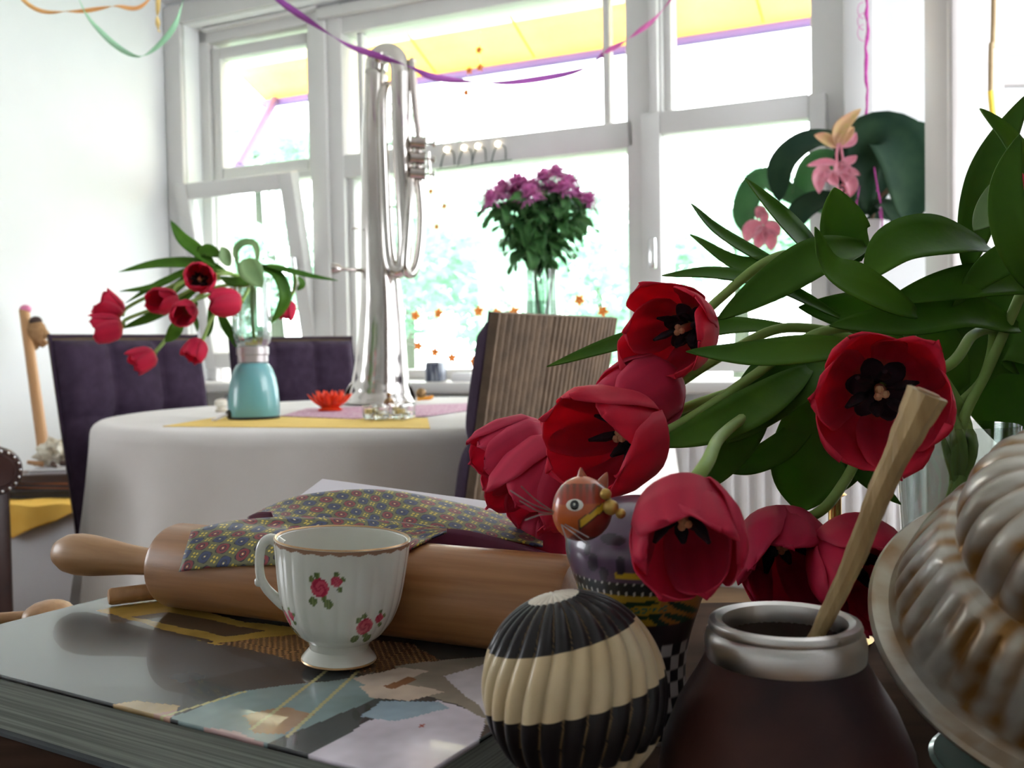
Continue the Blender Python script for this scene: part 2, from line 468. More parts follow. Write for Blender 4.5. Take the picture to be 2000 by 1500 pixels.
wbox('sash_handle', ws(1286), ws(1299), hz - 0.06, hz + 0.06, -0.135, -0.10, 'chrome', w3, 0.005)

# ---------------------------------------------------------------- radiator below the sill
rd = thing('radiator', 'white ribbed panel radiator under the window sill', 'radiator', W(0.6, 0.0, TI - 0.08))
rb = MB()
Mw = Matrix(((WE.x, WN.x, 0, W0.x), (WE.y, WN.y, 0, W0.y), (0, 0, 1, 0), (0, 0, 0, 1)))
RS0, RS1 = -0.5, S_R + 0.35
rb.box(((RS0 + RS1) / 2, TI - 0.065, 0.39), (RS1 - RS0, 0.05, 0.56), Mw, 0.01).build('panel', 'radiator_paint', rd)
nrib = int((RS1 - RS0 - 0.06) / 0.055)
rib0 = MB().box((0, 0, 0), (0.034, 0.016, 0.50), None, 0.007).mesh('rib')
for i in range(nrib):
    o = obj('rib', rib0, 'radiator_paint', rd)
    o.matrix_basis = Matrix.Translation(W(RS0 + 0.05 + i * 0.055, 0.39, TI - 0.096)) @ rotz(-WA)
for s in (RS0 + 0.15, RS1 - 0.15):
    MB().box((s, TI - 0.07, 0.055), (0.03, 0.04, 0.12), Mw, 0.004).build('foot', 'radiator_paint', rd)

# ---------------------------------------------------------------- post and glazed door on the right
pa, pb = P(1856, 680, 2.25), P(1963, 680, 2.25)
pw = pb.x - pa.x
struct(MB().box(((pa.x + pb.x) / 2, 2.25 + 0.07, Z_CEIL / 2), (pw, 0.14, Z_CEIL), None, 0.006).build('trim_5', 'post_paint'))
struct(MB().box((pa.x + 0.008, 2.24, Z_CEIL / 2), (0.028, 0.03, Z_CEIL), None, 0.006).build('trim_6', 'post_paint'))
d1 = bpy.data.objects.new('door_1', None); COL.objects.link(d1); d1.location = (pb.x + 0.4, 2.32, 0); d1['kind'] = 'structure'
zrail = P(1985, 145, 2.3).z
MB().box((pb.x + 0.40, 2.33, 0.5 * zrail - 0.02), (0.80, 0.03, zrail - 0.05), None, 0.004).build('door_panel', 'frame_paint', d1)
MB().box((pb.x + 0.40, 2.33, zrail), (0.80, 0.045, 0.05), None, 0.004).build('door_rail', 'frame_paint', d1)
MB().box((pb.x + 0.40, 2.33, (zrail + Z_CEIL) / 2 + 0.01), (0.80, 0.02, Z_CEIL - zrail - 0.07), None, 0.0).build('door_glass', 'door_glass', d1, smooth=False)

# ---------------------------------------------------------------- outdoors: awning, trees, lawn
AWT = 1.25
aw = thing('awning', 'yellow fabric awning with purple front bar outside the window', 'awning', W(0, 2.4, AWT))
def wpt(x, y, t): s, z = wsz(x, y, t); return W(s, z, t)
z_bar = wsz(1000, 122, AWT)[1]
sA0, sA1 = ws(525, AWT), ws(1700, AWT) + 0.5
z_top = Z_CEIL + 0.55
def canopy(k0, k1, n):
    return [[W(lerp(sA0, sA1, j / 40), lerp(z_bar, z_top, k) - 0.06 * math.sin(PI * k), lerp(AWT, 0.16, k)) for j in range(41)] for k in [lerp(k0, k1, i / n) for i in range(n + 1)]]
mat('awning_overexposed', (1.0, 0.93, 0.74), (1.0, 0.95, 0.80), rough=0.8, scale=2.0, transl=0.6)  # overexposure put into the colour: same yellow cloth, whitened away from the bar
MB().grid(canopy(0, .26, 3)).build('canopy_front', 'awning_cloth', aw, solid=0.002)
MB().grid(canopy(.26, 1, 6)).build('canopy', 'awning_overexposed', aw, solid=0.002)
wbox('front_bar', sA0 - 0.02, sA1, z_bar - 0.045, z_bar - 0.003, AWT - 0.02, AWT + 0.03, 'awning_bar', aw, 0.012)
for j in range(1, 7):
    ss = lerp(sA0, sA1, j / 6.6)
    MB().tube([W(ss, lerp(z_bar, z_top, k) - 0.06 * math.sin(PI * k) - 0.004, lerp(AWT, 0.16, k)) for k in (0.02, .2, .4, .6, .8, .98)], 0.006, 6).build('seam', 'awning_seam', aw)
a0 = wpt(537, 195, AWT); a1 = wpt(466, 325, 0.45)
MB().tube([a0, a0.lerp(a1, 0.5), a1], 0.026, 8).build('folding_arm', 'awning_bar', aw)
MB().tube([a1, W(ws(440, 0.25), a1.z - 0.35, 0.16)], 0.026, 8).build('folding_arm', 'awning_bar', aw)
gb = MB().grid([[(-30 + 6 * j, 5.2 + 4 * i + 0, -0.35) for j in range(13)] for i in range(10)])
# lawn starts behind the window wall
gb.v = [tuple(W(-25 + (v[0] + 30) * 0.8, -0.35, 0.3 + (v[1] - 5.2))) for v in gb.v]
struct(gb.build('ground', 'grass'))

def leafmesh(r, n, seed, size, sq=(1, 1, 1)):
    rnd = random.Random(seed); b = MB()
    blobs = [(Vector((rnd.uniform(-1, 1), rnd.uniform(-1, 1), rnd.uniform(-.8, .8))) * r * 0.75, r * rnd.uniform(0.22, 0.5)) for _ in range(16)]
    for i in range(n):
        c, br = rnd.choice(blobs)
        d = Vector((rnd.gauss(0, 1), rnd.gauss(0, 1), rnd.gauss(0, 1))).normalized()
        p = c + d * br * rnd.uniform(0.55, 1.0)
        p = Vector((p.x * sq[0], p.y * sq[1], p.z * sq[2]))
        a = Vector((rnd.gauss(0, 1), rnd.gauss(0, 1), rnd.gauss(0, .6))).normalized(); q = a.orthogonal().normalized(); s = size * rnd.uniform(.6, 1.3)
        i0 = len(b.v)
        for k in (a * s, q * s * .45, -a * s, -q * s * .45): b.add(p + k)
        b.f.append((i0, i0 + 1, i0 + 2, i0 + 3))
    return b.mesh('foliage', smooth=False, fixn=False)
crowns = [leafmesh(1.7, 3600, k, 0.10, (1, 1, 1.0)) for k in (1, 2, 3)]
tree_spots = [(530, 540, 10.5, 0.62, 'leafy garden tree seen through the tilted sash'), (770, 540, 14.5, 0.95, 'green garden tree behind the upturned horn'),
              (985, 520, 9.0, 0.72, 'green garden tree between horn and chrysanthemums'), (1170, 590, 20.0, 1.40, 'low green garden tree behind the chrysanthemum vase'),
              (1440, 470, 12.5, 0.78, 'pale garden tree seen through the right-hand sash'), (500, 300, 19.0, 0.85, 'distant tree top beside the awning arm'),
              (790, 270, 21.0, 0.70, 'thin distant tree top above the transom rail')]
for i, (x, y, d, sc, lb) in enumerate(tree_spots):
    p = P(x, y, d)
    t = thing('garden_tree', lb, 'tree', (p.x, p.y, -0.35), 'trees in the garden')
    o = obj('foliage', crowns[i % 3], 'tree_leaf', t); o.matrix_basis = Matrix.Translation(p) @ rotz(i * 1.3) @ Matrix.Diagonal((sc, sc, sc * (0.9 if y > 400 else .6), 1))
    MB().tube([(p.x, p.y, -0.36), (p.x + .05, p.y, p.z * .5), (p.x, p.y, p.z + .3)], [0.13, 0.1, 0.05], 8).build('trunk', 'bark', t)
hedge = leafmesh(1.7, 4200, 9, 0.09, (.62, .4, .42))
for x, d, lb in ((590, 7.2, 'clipped green shrub below the tilted sash view'), (1120, 7.0, 'green shrub low behind the chrysanthemum vase'), (1500, 6.3, 'green shrub low behind the right-hand sash')):
    p = P(x, 700, d)
    o = tag(obj('garden_shrub', hedge, 'tree_leaf'), lb, 'shrub', 'shrubs in the garden'); o.matrix_basis = Matrix.Translation((p.x, p.y, 0.24)) @ rotz(x * .01)

# ---------------------------------------------------------------- round table with its cloth
mat('tablecloth', (0.62, 0.585, 0.56), (0.57, 0.535, 0.51), rough=0.9, scale=5, bump=0.25, bscale=500, sheen=0.2)
mat('dark_wood', (0.030, 0.017, 0.012), (0.055, 0.03, 0.02), spec=.02, rough=0.85, scale=4, stretch=(1, 8, 1))
TC = Vector((-0.32, 2.6, 0)); TR = 0.72; TZ = 0.75
tb = thing('round_table', 'round dining table hidden under a long white tablecloth', 'table', TC)
MB().lathe([(0.001, TZ - 0.03), (TR - 0.02, TZ - 0.03), (TR - 0.015, TZ - 0.015), (TR - 0.02, TZ - 0.004), (0.001, TZ - 0.004)], 64, Matrix.Translation(TC)).build('tabletop', 'dark_wood', tb)
MB().lathe([(0.16, 0.03), (0.05, 0.07), (0.05, 0.6), (0.12, TZ - 0.03)], 24, Matrix.Translation(TC), cap0=True, cap1=True).build('column', 'dark_wood', tb)
for k in range(4):
    a = PI / 4 + k * PI / 2
    MB().tube([TC + Vector((0.04 * math.cos(a), 0.04 * math.sin(a), 0.12)), TC + Vector((0.25 * math.cos(a), 0.25 * math.sin(a), 0.08)), TC + Vector((0.4 * math.cos(a), 0.4 * math.sin(a), 0.022))], [0.03, 0.025, 0.02], 8).build('foot', 'dark_wood', tb)
cr = []
N = 192
def cloth_r(a, k):          # k: 0 at the table edge, 1 at the hem
    w = 0.5 + 0.5 * math.sin(a * 9 + 1.5 * math.sin(a * 3 + 1)) * math.sin(a * 5 + 0.6)
    w2 = noise.noise(Vector((math.cos(a) * 4, math.sin(a) * 4, 3.1)))
    return TR + k * (0.010 + 0.060 * w ** 1.5 + 0.045 * w2) + 0.004 * math.sin(k * 5 + a * 21) * k
prof = [0.0, .3, .6, .85, .96]
for q in prof: cr.append([TC + Vector((q * TR * math.cos(2 * PI * j / N), q * TR * math.sin(2 * PI * j / N), TZ)) if q else TC + Vector((1e-4 * math.cos(2 * PI * j / N), 1e-4 * math.sin(2 * PI * j / N), TZ)) for j in range(N)])
for i in range(4):
    th = PI / 2 * (i + 1) / 4
    cr.append([TC + Vector(((0.965 * TR + 0.04 * TR * math.sin(th)) * math.cos(2 * PI * j / N), (0.965 * TR + 0.04 * TR * math.sin(th)) * math.sin(2 * PI * j / N), TZ - 0.028 * (1 - math.cos(th)))) for j in range(N)])
for i in range(1, 15):
    k = i / 14; row = []
    for j in range(N):
        a = 2 * PI * j / N; r = cloth_r(a, k) + 0.004
        hem = 0.40 + 0.03 * math.sin(a * 4 + 0.5)
        row.append(TC + Vector((r * math.cos(a), r * math.sin(a), TZ - 0.028 - hem * k)))
    cr.append(row)
tag(MB().grid(cr, cu=True).build('tablecloth', 'tablecloth', solid=0.0015, off=1, angle=0), 'plain white linen tablecloth hanging over the round table', 'tablecloth')

# ---------------------------------------------------------------- chairs
mat('purple_fabric', (0.036, 0.022, 0.042), (0.052, 0.033, 0.060), rough=0.95, scale=30, bump=0.4, bscale=900, sheen=0.05, spec=.15)
mat('wicker', (0.125, 0.082, 0.050), (0.08, 0.052, 0.032), rough=0.75, scale=30, bump=0.4, bscale=260, stretch=(1, 1, 1))
mat('chair_piping', (0.03, 0.025, 0.035), rough=0.8)
BW, BH, BT = 0.46, 0.56, 0.026          # backrest width, height, thickness
def chair_meshes():
    """local: +x is forward, seat top at 0.47, back reclines towards -x"""
    rec = math.radians(11)
    Mb = Matrix.Translation((-0.20, 0, 0.40)) @ Matrix.Rotation(-rec, 4, 'Y')
    out = []
    # wicker shell: ribbed slab, ribs run up
    b = MB(); nr = 26; rows = []
    for i in range(41):
        k = i / 40; z = k * (BH + 0.02); row = []
        ww = BW * 0.5 * (1 + 0.03 * k)
        per = []
        for j in range(nr * 3):
            y = lerp(-ww, ww, j / (nr * 3 - 1)); rib = 0.0075 * (0, 1, 1)[j % 3] 
            weave = 0.0003 * math.cos(i * PI + (j // 3) * PI)
            per.append(Vector((-BT * 0.5 - rib - weave - 0.012 * (1 - (y / ww) ** 2), y, z)))
        for q in (0.25, .5, .75, 1.0): per.append(Vector((-BT * 0.5 + q * 0.010, ww + 0.002, z)))
        for q in (1.0, .75, .5, .25): per.append(Vector((-BT * 0.5 + q * 0.010, -ww - 0.002, z)))
        rows.append([Mb @ p for p in per])
    b.grid(rows, cu=True)
    m = len(rows[0]); b.f.append(tuple(range(m))); b.f.append(tuple(40 * m + j for j in range(m)))
    out.append(('backrest', b.mesh('backrest', angle=50), 'wicker', 0))
    # tufted cushion
    b = MB(); rows = []; ny, nz = 48, 54
    tu = [(-BW / 6, BH * .30), (BW / 6, BH * .30), (-BW / 6, BH * .60), (BW / 6, BH * .60)]
    def depth(y, z):
        ed = min(1, (BW / 2 - abs(y)) / 0.03, ); ez = min(1, (BH - z) / 0.03, z / 0.03)
        d = 0.036 * math.sqrt(max(0, ed)) * math.sqrt(max(0, ez)) + 0.004
        for ty, tz in tu:
            r = math.hypot(y - ty, z - tz); d -= 0.008 * math.exp(-(r / 0.030) ** 2)
        for ty in (-BW / 6, BW / 6): d -= 0.020 * math.exp(-abs((y - ty) / 0.020) ** 1.2)
        for tz in (BH * .30, BH * .60): d -= 0.016 * math.exp(-abs((z - tz) / 0.018) ** 1.2)
        return max(d, .003)
    for i in range(nz + 1):
        z = BH * i / nz
        rows.append([Mb @ Vector((BT * 0.13 + depth(y, z), y, z)) for y in [lerp(-BW / 2, BW / 2, j / ny) for j in range(ny + 1)]])
    b.grid(rows)
    rim = []
    for i in range(nz + 1):
        z = BH * i / nz
        rim.append([Mb @ Vector((-BT * 0.5 + 0.008, y, z)) for y in (-BW / 2, BW / 2)])
    b.grid(rim)
    fx = BT * 0.13 + 0.004
    for y in (-BW / 2, BW / 2): b.grid([[Mb @ Vector((x_, y, BH * i / 12)) for x_ in (-BT * 0.5 + 0.008, fx)] for i in range(13)])
    for z in (0, BH): b.grid([[Mb @ Vector((x_, lerp(-BW / 2, BW / 2, i / 12), z)) for x_ in (-BT * 0.5 + 0.008, fx)] for i in range(13)])
    out.append(('back_cushion', b.mesh('back_cushion', angle=0), 'purple_fabric', 0))
    # piping along the edge between cushion and wicker
    path = [Mb @ Vector((-BT * 0.5 + 0.012, y, z)) for y, z in [(-BW / 2, 0), (-BW / 2 - .003, BH * .5), (-BW / 2 - .004, BH - .01), (-BW / 2 + .02, BH + .012), (0, BH + .014), (BW / 2 - .02, BH + .012), (BW / 2 + .004, BH - .01), (BW / 2 + .003, BH * .5), (BW / 2, 0)]]
    out.append(('piping', MB().tube(spline(path, 40), 0.004, 8).mesh('piping'), 'purple_fabric', 0))
    for ty, tz in tu:
        out.append(('button', MB().ball(Mb @ Vector((BT * 0.13 + depth(ty, tz) + 0.001, ty, tz)), 0.009, 10).mesh('button'), 'purple_fabric', 0))
    out.append(('seat', MB().box((0.03, 0, 0.43), (0.47, 0.47, 0.09), None, 0.03).mesh('seat'), 'purple_fabric', 0))
    out.append(('seat_apron', MB().box((0.02, 0, 0.345), (0.45, 0.45, 0.08), None, 0.012).mesh('seat_apron'), 'wicker', 0))
    for sx in (-1, 1):
        for sy in (-1, 1):
            out.append(('leg', MB().tube([(0.02 + sx * .195, sy * .195, 0.32), (0.02 + sx * (.2 if sx > 0 else .235), sy * .2, 0.0)], [0.024, 0.018], 8).mesh('leg'), 'dark_wood', 0))
    return out
CM = chair_meshes()
def chair(name, loc, face, label):
    """face: direction the sitter looks, as world angle"""
    t = thing(name, label, 'chair', loc, 'chairs round the table'); t['local'] = True
    t.rotation_euler = (0, 0, face)
    for nm, me, m, _ in CM:
        obj(nm, me, m, t)
    del t['local']
    return t
def chair_at(name, px, d, face, label, h=0.965):
    """px: where the top middle of the backrest shows"""
    p = P(px, 660, d); off = 0.20 + 0.13
    chair(name, (p.x + off * math.cos(face), p.y + off * math.sin(face), 0), face, label)
chair_at('dining_chair', 243, 2.95, math.radians(-38), 'purple tufted dining chair with wicker sides beside the blender end of table')
chair_at('dining_chair', 568, 3.80, math.radians(-62), 'purple tufted dining chair at far side of table, behind the turquoise blender')
chair_at('dining_chair', 1104, 1.93, math.radians(148), 'brown wicker-backed dining chair in front of the chrysanthemum vase')
chair_at('dining_chair', 1290, 2.85, math.radians(165), 'brown wicker dining chair mostly hidden behind the open red tulips')

# ---------------------------------------------------------------- left side: chest, cloth, books, pole, armchair
mat('chest_white', (0.74, 0.74, 0.78), (0.68, 0.68, 0.73), rough=0.6, scale=3)
mat('yellow_cloth', (0.95, 0.58, 0.11), (0.88, 0.50, 0.08), rough=0.9, scale=12, bump=0.3, bscale=300)
mat('leather', (0.055, 0.022, 0.018), (0.03, 0.012, 0.012), rough=0.38, scale=14, bump=0.25, bscale=120)
mat('light_wood', (0.58, 0.32, 0.15), (0.48, 0.25, 0.11), rough=0.5, scale=5, stretch=(1, 1, .2))
mat('paper_white', (0.72, 0.70, 0.72), (0.66, 0.64, 0.66), rough=0.8, scale=6)
mat('brown_cover', (0.13, 0.07, 0.05), (0.09, 0.05, 0.04), rough=0.5, scale=8)
mat('orange_cover', (0.60, 0.17, 0.04), (0.50, 0.13, 0.03), rough=0.5, scale=8)
mat('black_cover', (0.02, 0.02, 0.022), (0.035, 0.03, 0.03), rough=0.4, scale=8)
mat('plush_brown', (0.42, 0.24, 0.12), (0.33, 0.18, 0.08), rough=1.0, scale=60, bump=0.6, bscale=400)
mat('plush_dark', (0.08, 0.05, 0.045), rough=1.0)
mat('pink_paint', (0.75, 0.22, 0.40), rough=0.5)
mat('shell', (0.80, 0.76, 0.66), (0.48, 0.40, 0.28), rough=0.45, scale=22)
CHZ = 0.43
cc = PZ(95, 988, CHZ); Mc = Matrix.Translation((cc.x - 0.06, cc.y + 0.42, 0)) @ rotz(-math.radians(4))
ch = thing('low_chest', 'low white chest against the left wall under a yellow cloth', 'chest', (cc.x, cc.y + .4, 0))
MB().box((0, 0, CHZ / 2 + 0.02), (0.62, 0.80, CHZ - 0.04), Mc, 0.01).build('body', 'chest_white', ch)
MB().box((0, 0, CHZ - 0.012), (0.64, 0.82, 0.024), Mc, 0.006).build('lid', 'chest_white', ch)
for sx in (-.27, .27):
    for sy in (-.36, .36): MB().box((sx, sy, 0.02), (0.05, 0.05, 0.04), Mc).build('foot', 'chest_white', ch, smooth=False)
rows = []
for i in range(26):
    row = []
    for j in range(30):
        u = -0.34 + 0.70 * j / 29; q = i / 25 * 0.62          # q: run from the back over the front edge
        if q < 0.42: y, z = -0.42 + (0.42 - q), CHZ + 0.004
        else:
            dr = (q - 0.42) * (0.10 + 0.42 * max(0, 1 - abs((j - 13) / 9)))
            y, z = -0.42 - 0.012 - 0.01 * math.sin(j * .9), CHZ - dr
        z += 0.006 * abs(math.sin(j * 0.5 + i * 0.25)); row.append(Mc @ Vector((u, y, z)))
    rows.append(row)
tag(MB().grid(rows).build('yellow_cloth', 'yellow_cloth', solid=0.003, off=1), 'folded bright yellow cloth hanging over the edge of white chest', 'cloth')
def slab(name, c, size, rz, m, label, cat, page=None):
    M = Mc @ Matrix.Translation(c) @ rotz(rz)
    t = thing(name, label, cat, M.translation)
    MB().box((0, 0, size[2] / 2 - size[2] * .42), (size[0], size[1], size[2] * .14), M, .001).build('cover', m, t)
    MB().box((0, 0, size[2] / 2 + size[2] * .42), (size[0], size[1], size[2] * .14), M, .001).build('cover', m, t)
    MB().box((0.004, 0, size[2] / 2), (size[0] - .012, size[1] - .012, size[2] * .72), M, 0).build('pages', page or 'paper_white', t, smooth=False)
    return t
slab('book', (0.0, -0.20, CHZ + 0.012), (0.34, 0.26, 0.024), 0.10, 'black_cover', 'flat black book lying directly on the yellow cloth', 'book', 'black_cover')
slab('book', (0.0, -0.17, CHZ + 0.037), (0.30, 0.22, 0.018), -0.15, 'orange_cover', 'thin orange-edged book between black and brown books on chest', 'book', 'brown_cover')
slab('book', (0.02, -0.16, CHZ + 0.056), (0.34, 0.24, 0.026), 0.05, 'brown_cover', 'dark brown book near the top of the pile on chest', 'book', 'brown_cover')
slab('magazine', (0.04, -0.14, CHZ + 0.083), (0.26, 0.22, 0.014), 0.2, 'paper_white', 'pale grey magazine topping the pile of books on chest', 'magazine')
# leaning pole with plush toy
pb_ = PZ(95, 950, CHZ + 0.012); pt_ = P(47, 606, pb_.y + 0.30)
pl = thing('wooden_pole', 'slanting light wooden pole with pink tip leaning on the white wall', 'pole', pb_)
MB().tube([pb_, pb_.lerp(pt_, .5), pt_], [0.022, 0.020, 0.019], 14).build('shaft', 'light_wood', pl)
MB().ball(pt_ + Vector((0.006, 0, 0.004)), 0.022, 12, (1, 1, .8)).build('tip', 'pink_paint', pl)
by = pt_.y - 0.045; dpx = lambda x, y: P(x, y, by)
br = thing('plush_bear', 'small brown plush bear clinging near the top of wooden pole', 'toy', dpx(72, 648))
k = by / F
MB().ball(dpx(72, 650), 22 * k, 14, (0.85, .8, 1.15)).build('body', 'plush_brown', br)
MB().ball(dpx(70, 628), 12 * k, 14, (1, 1, .9)).build('head', 'plush_dark', br)
MB().tube([dpx(76, 640), dpx(88, 652), dpx(93, 658)], [9 * k, 8 * k, 7 * k], 10).build('arm', 'plush_brown', br)
MB().tube([dpx(70, 640), dpx(62, 646), dpx(58, 652)], [8 * k, 7 * k, 6 * k], 10).build('arm', 'plush_brown', br)
MB().tube([dpx(76, 664), dpx(84, 672), dpx(90, 666)], [9 * k, 8 * k, 7 * k], 10).build('leg', 'plush_brown', br)
MB().tube([dpx(68, 664), dpx(66, 674), dpx(72, 680)], [9 * k, 8 * k, 7 * k], 10).build('leg', 'plush_brown', br)
# crumpled paper figure on the pile
fp = Mc @ Vector((-0.03, -0.15, CHZ + 0.098))
pf = thing('paper_parcel', 'crumpled cream paper parcel with brown wooden pieces on the book pile', 'parcel', fp)
rnd = random.Random(3)
b = MB(); bm = bmesh.new(); bmesh.ops.create_icosphere(bm, subdivisions=3, radius=0.055)
for v in bm.verts:
    n_ = noise.noise(v.co * 40); v.co = Vector((v.co.x * 1.1, v.co.y, v.co.z * .8)) * (1 + .55 * n_)
zmin = min(v.co.z for v in bm.verts)
b.bm(bm, Matrix.Translation(fp - Vector((0, 0, zmin)))).build('wrap', 'shell', pf, angle=15)
for q in range(5):
    a = q * 1.3
    MB().tube([fp + Vector((0.03 * math.cos(a), .03 * math.sin(a) - .02, .012)), fp + Vector((0.085 * math.cos(a), .06 * math.sin(a) - .03, .008 + .015 * (q % 2)))], [0.010, .006], 8).build('stick', 'light_wood' if q % 2 else 'brown_cover', pf)
# leather armchair: only its scroll arm reaches into view
AD = 2.05; ac = P(-8, 922, AD); ka = AD / F
am = thing('armchair', 'dark brown leather armchair with studded scroll arm', 'armchair', (ac.x, AD, 0))
Ma = Matrix.Translation((ac.x, AD, 0)) @ rotz(math.radians(38))
hz_ = ac.z
def Ya(y): return Ma @ Matrix.Translation((0, y, hz_)) @ Matrix.Rotation(-PI / 2, 4, 'X')
MB().lathe([(0.001, 0), (48 * ka * .9, 0.0), (48 * ka, 0.012), (48 * ka, 0.62), (48 * ka * .9, 0.64), (.001, .64)], 32, Ya(0)).build('scroll_arm', 'leather', am)
MB().lathe([(0.001, -0.004), (30 * ka, -0.006), (33 * ka, 0.0), (33 * ka, .01)], 32, Ya(0)).build('arm_face', 'leather', am)
stud0 = MB().ball((0, 0, 0), 0.0035, 8).mesh('stud')
for q in range(18):
    a = q * PI / 9
    o = obj('stud', stud0, 'chrome', am); o.matrix_basis = Ma @ Matrix.Translation((40 * ka * math.cos(a), -0.002, hz_ + 40 * ka * math.sin(a)))
zb = 0.06
MB().box((-0.012, 0.33, (hz_ - .03 + zb) / 2), (0.085, 0.60, hz_ - .03 - zb), Ma, 0.02).build('side_panel', 'leather', am)
MB().box((-0.35, 0.30, 0.27), (0.58, 0.62, 0.30), Ma, 0.05).build('seat', 'leather', am)
MB().box((-0.35, 0.68, 0.50), (0.66, 0.16, 0.80), Ma, 0.06).build('backrest', 'leather', am)
for sx in (-.6, -.05):
    for sy in (.08, .68): MB().tube([Ma @ Vector((sx, sy, 0.0)), Ma @ Vector((sx, sy, 0.13))], [0.018, .025], 8).build('leg', 'dark_wood', am)

# ---------------------------------------------------------------- sideboard that carries the still life
SBZ = 0.672
sb = thing('sideboard', 'dark wooden sideboard top under the books and ornaments', 'sideboard', (0.0, 0.62, 0))
MB().box((0.07, 0.5825, SBZ - 0.0125), (1.36, 0.605, 0.025), None, 0.004).build('top', 'dark_wood', sb)
MB().box((0.07, 0.5825, 0.36), (1.30, 0.54, 0.575), None, 0.004).build('body', 'dark_wood', sb)
for sx in (-.54, .64):
    for sy in (.36, .84): MB().tube([(sx, sy, 0), (sx, sy, 0.08)], [.018, .024], 8).build('leg', 'dark_wood', sb)

# unseen cupboard shape, added to keep the side opening's light off the still life
cu_b = thing('added_shade_cupboard', 'added out-of-view cupboard block that shades the still life', 'cupboard', (1.05, .50, 0))
MB().box((1.05, .50, 1.08), (.50, 1.0, 2.0), None, .006).build('carcass', 'shade_block_wood', cu_b)
for yy in (.255, .745):
    dr_ = MB().box((.790, yy, 1.08), (.022, .47, 1.9), None, .004).build('door', 'shade_block_wood', cu_b)
    MB().ball((.772, yy + (.19 if yy < .5 else -.19), 1.0), .014, 12).build('knob', 'chrome', dr_)
for sx in (.84, 1.26):
    for sy in (.06, .94): MB().tube([(sx, sy, 0), (sx, sy, .085)], [.02, .026], 8).build('foot', 'shade_block_wood', cu_b)

# ---------------------------------------------------------------- tulips: builder
mat('petal', (1, 1, 1), attr=True, rough=0.55, spec=.2, transl=0.45, bump=0.1, bscale=90, coat=0.0)
mat('tulip_stem', (0.22, 0.36, 0.08), (0.30, 0.44, 0.12), rough=0.5, scale=20, transl=0.1)
mat('tulip_leaf', (0.050, 0.150, 0.014), (0.100, 0.240, 0.022), rough=0.5, spec=.25, scale=14, transl=0.38, bump=0.12, bscale=160, stretch=(1, 1, 1))
mat('tulip_leaf_pale', (0.20, 0.34, 0.14), (0.28, 0.42, 0.18), rough=0.5, scale=14, transl=0.3)
mat('anther', (0.012, 0.008, 0.016), (0.03, 0.02, 0.03), rough=0.8, scale=200)
mat('pistil', (0.62, 0.42, 0.22), (0.55, 0.30, 0.16), rough=0.6, scale=80)
mat('blotch', (0.018, 0.010, 0.022), (0.035, 0.015, 0.03), rough=0.6, scale=80)
VS = [0, .12, .3, .55, .8, 1.0]
def petal_mesh(L, o, inner, seed, n=18, m=11, col=(0.72, 0.045, 0.10), curl=0.0):
    rnd = random.Random(seed); R = 0.46 * L * (0.90 if inner else 1.0)
    cl = [0.10, .58, .90, 1.0, .86, .62]; op = [0.10, .60, .95, 1.14, 1.26, 1.30 + curl]
    ph = rnd.random() * 6; tall = 1 + rnd.uniform(-.09, .07); lean = rnd.uniform(-.14, .18); skew = rnd.uniform(-.16, .16)
    rows = []; cols = []
    for i in range(n):
        v = i / (n - 1)
        g = interp(VS, [lerp(a, b, o) for a, b in zip(cl, op)], v) * (1 + lean * v)
        z = L * tall * interp(VS, [0, .05, .22, .53, .84, 1.0 - .10 * o - .12 * max(0, curl)], v)
        al = (1.10 if not inner else 1.0) * math.sqrt(max(0.0, 1 - v ** 3.6)) + 0.02
        al *= 1 - 0.46 * o * v
        row = []; cc = []
        for j in range(m):
            u = -1 + 2 * j / (m - 1); a = u * al + skew * v * v
            rr = R * g * (1 - .03 * u * u) + L * (.022 * math.sin(ph + u * 4 + v * 5) * v - .012 * math.exp(-(u / .12) ** 2) * v * (1 - v))
            zz = z + L * (0.03 * (1 - u * u) * v + 0.02 * math.sin(u * 5 + ph) * v * v)
            row.append((rr * math.cos(a), rr * math.sin(a), zz))
            k = 0.86 + .14 * math.sin(u * 11 + ph) * .5 + .16 * v
            b = min(1, max(0, (0.16 - v) / .16))
            edge = abs(u) ** 4 * .35
            c = [col[0] * k + edge * .12, col[1] * k + edge * .08, col[2] * k + edge * .10]
            c = [lerp(c[0], .55, b * .6), lerp(c[1], .42, b * .6), lerp(c[2], .16, b * .6)]
            cc.append(tuple(c))
        rows.append(row); cols.append(cc)
    return MB().grid(rows, cols=cols).mesh('petal', angle=0)
PCACHE = {}
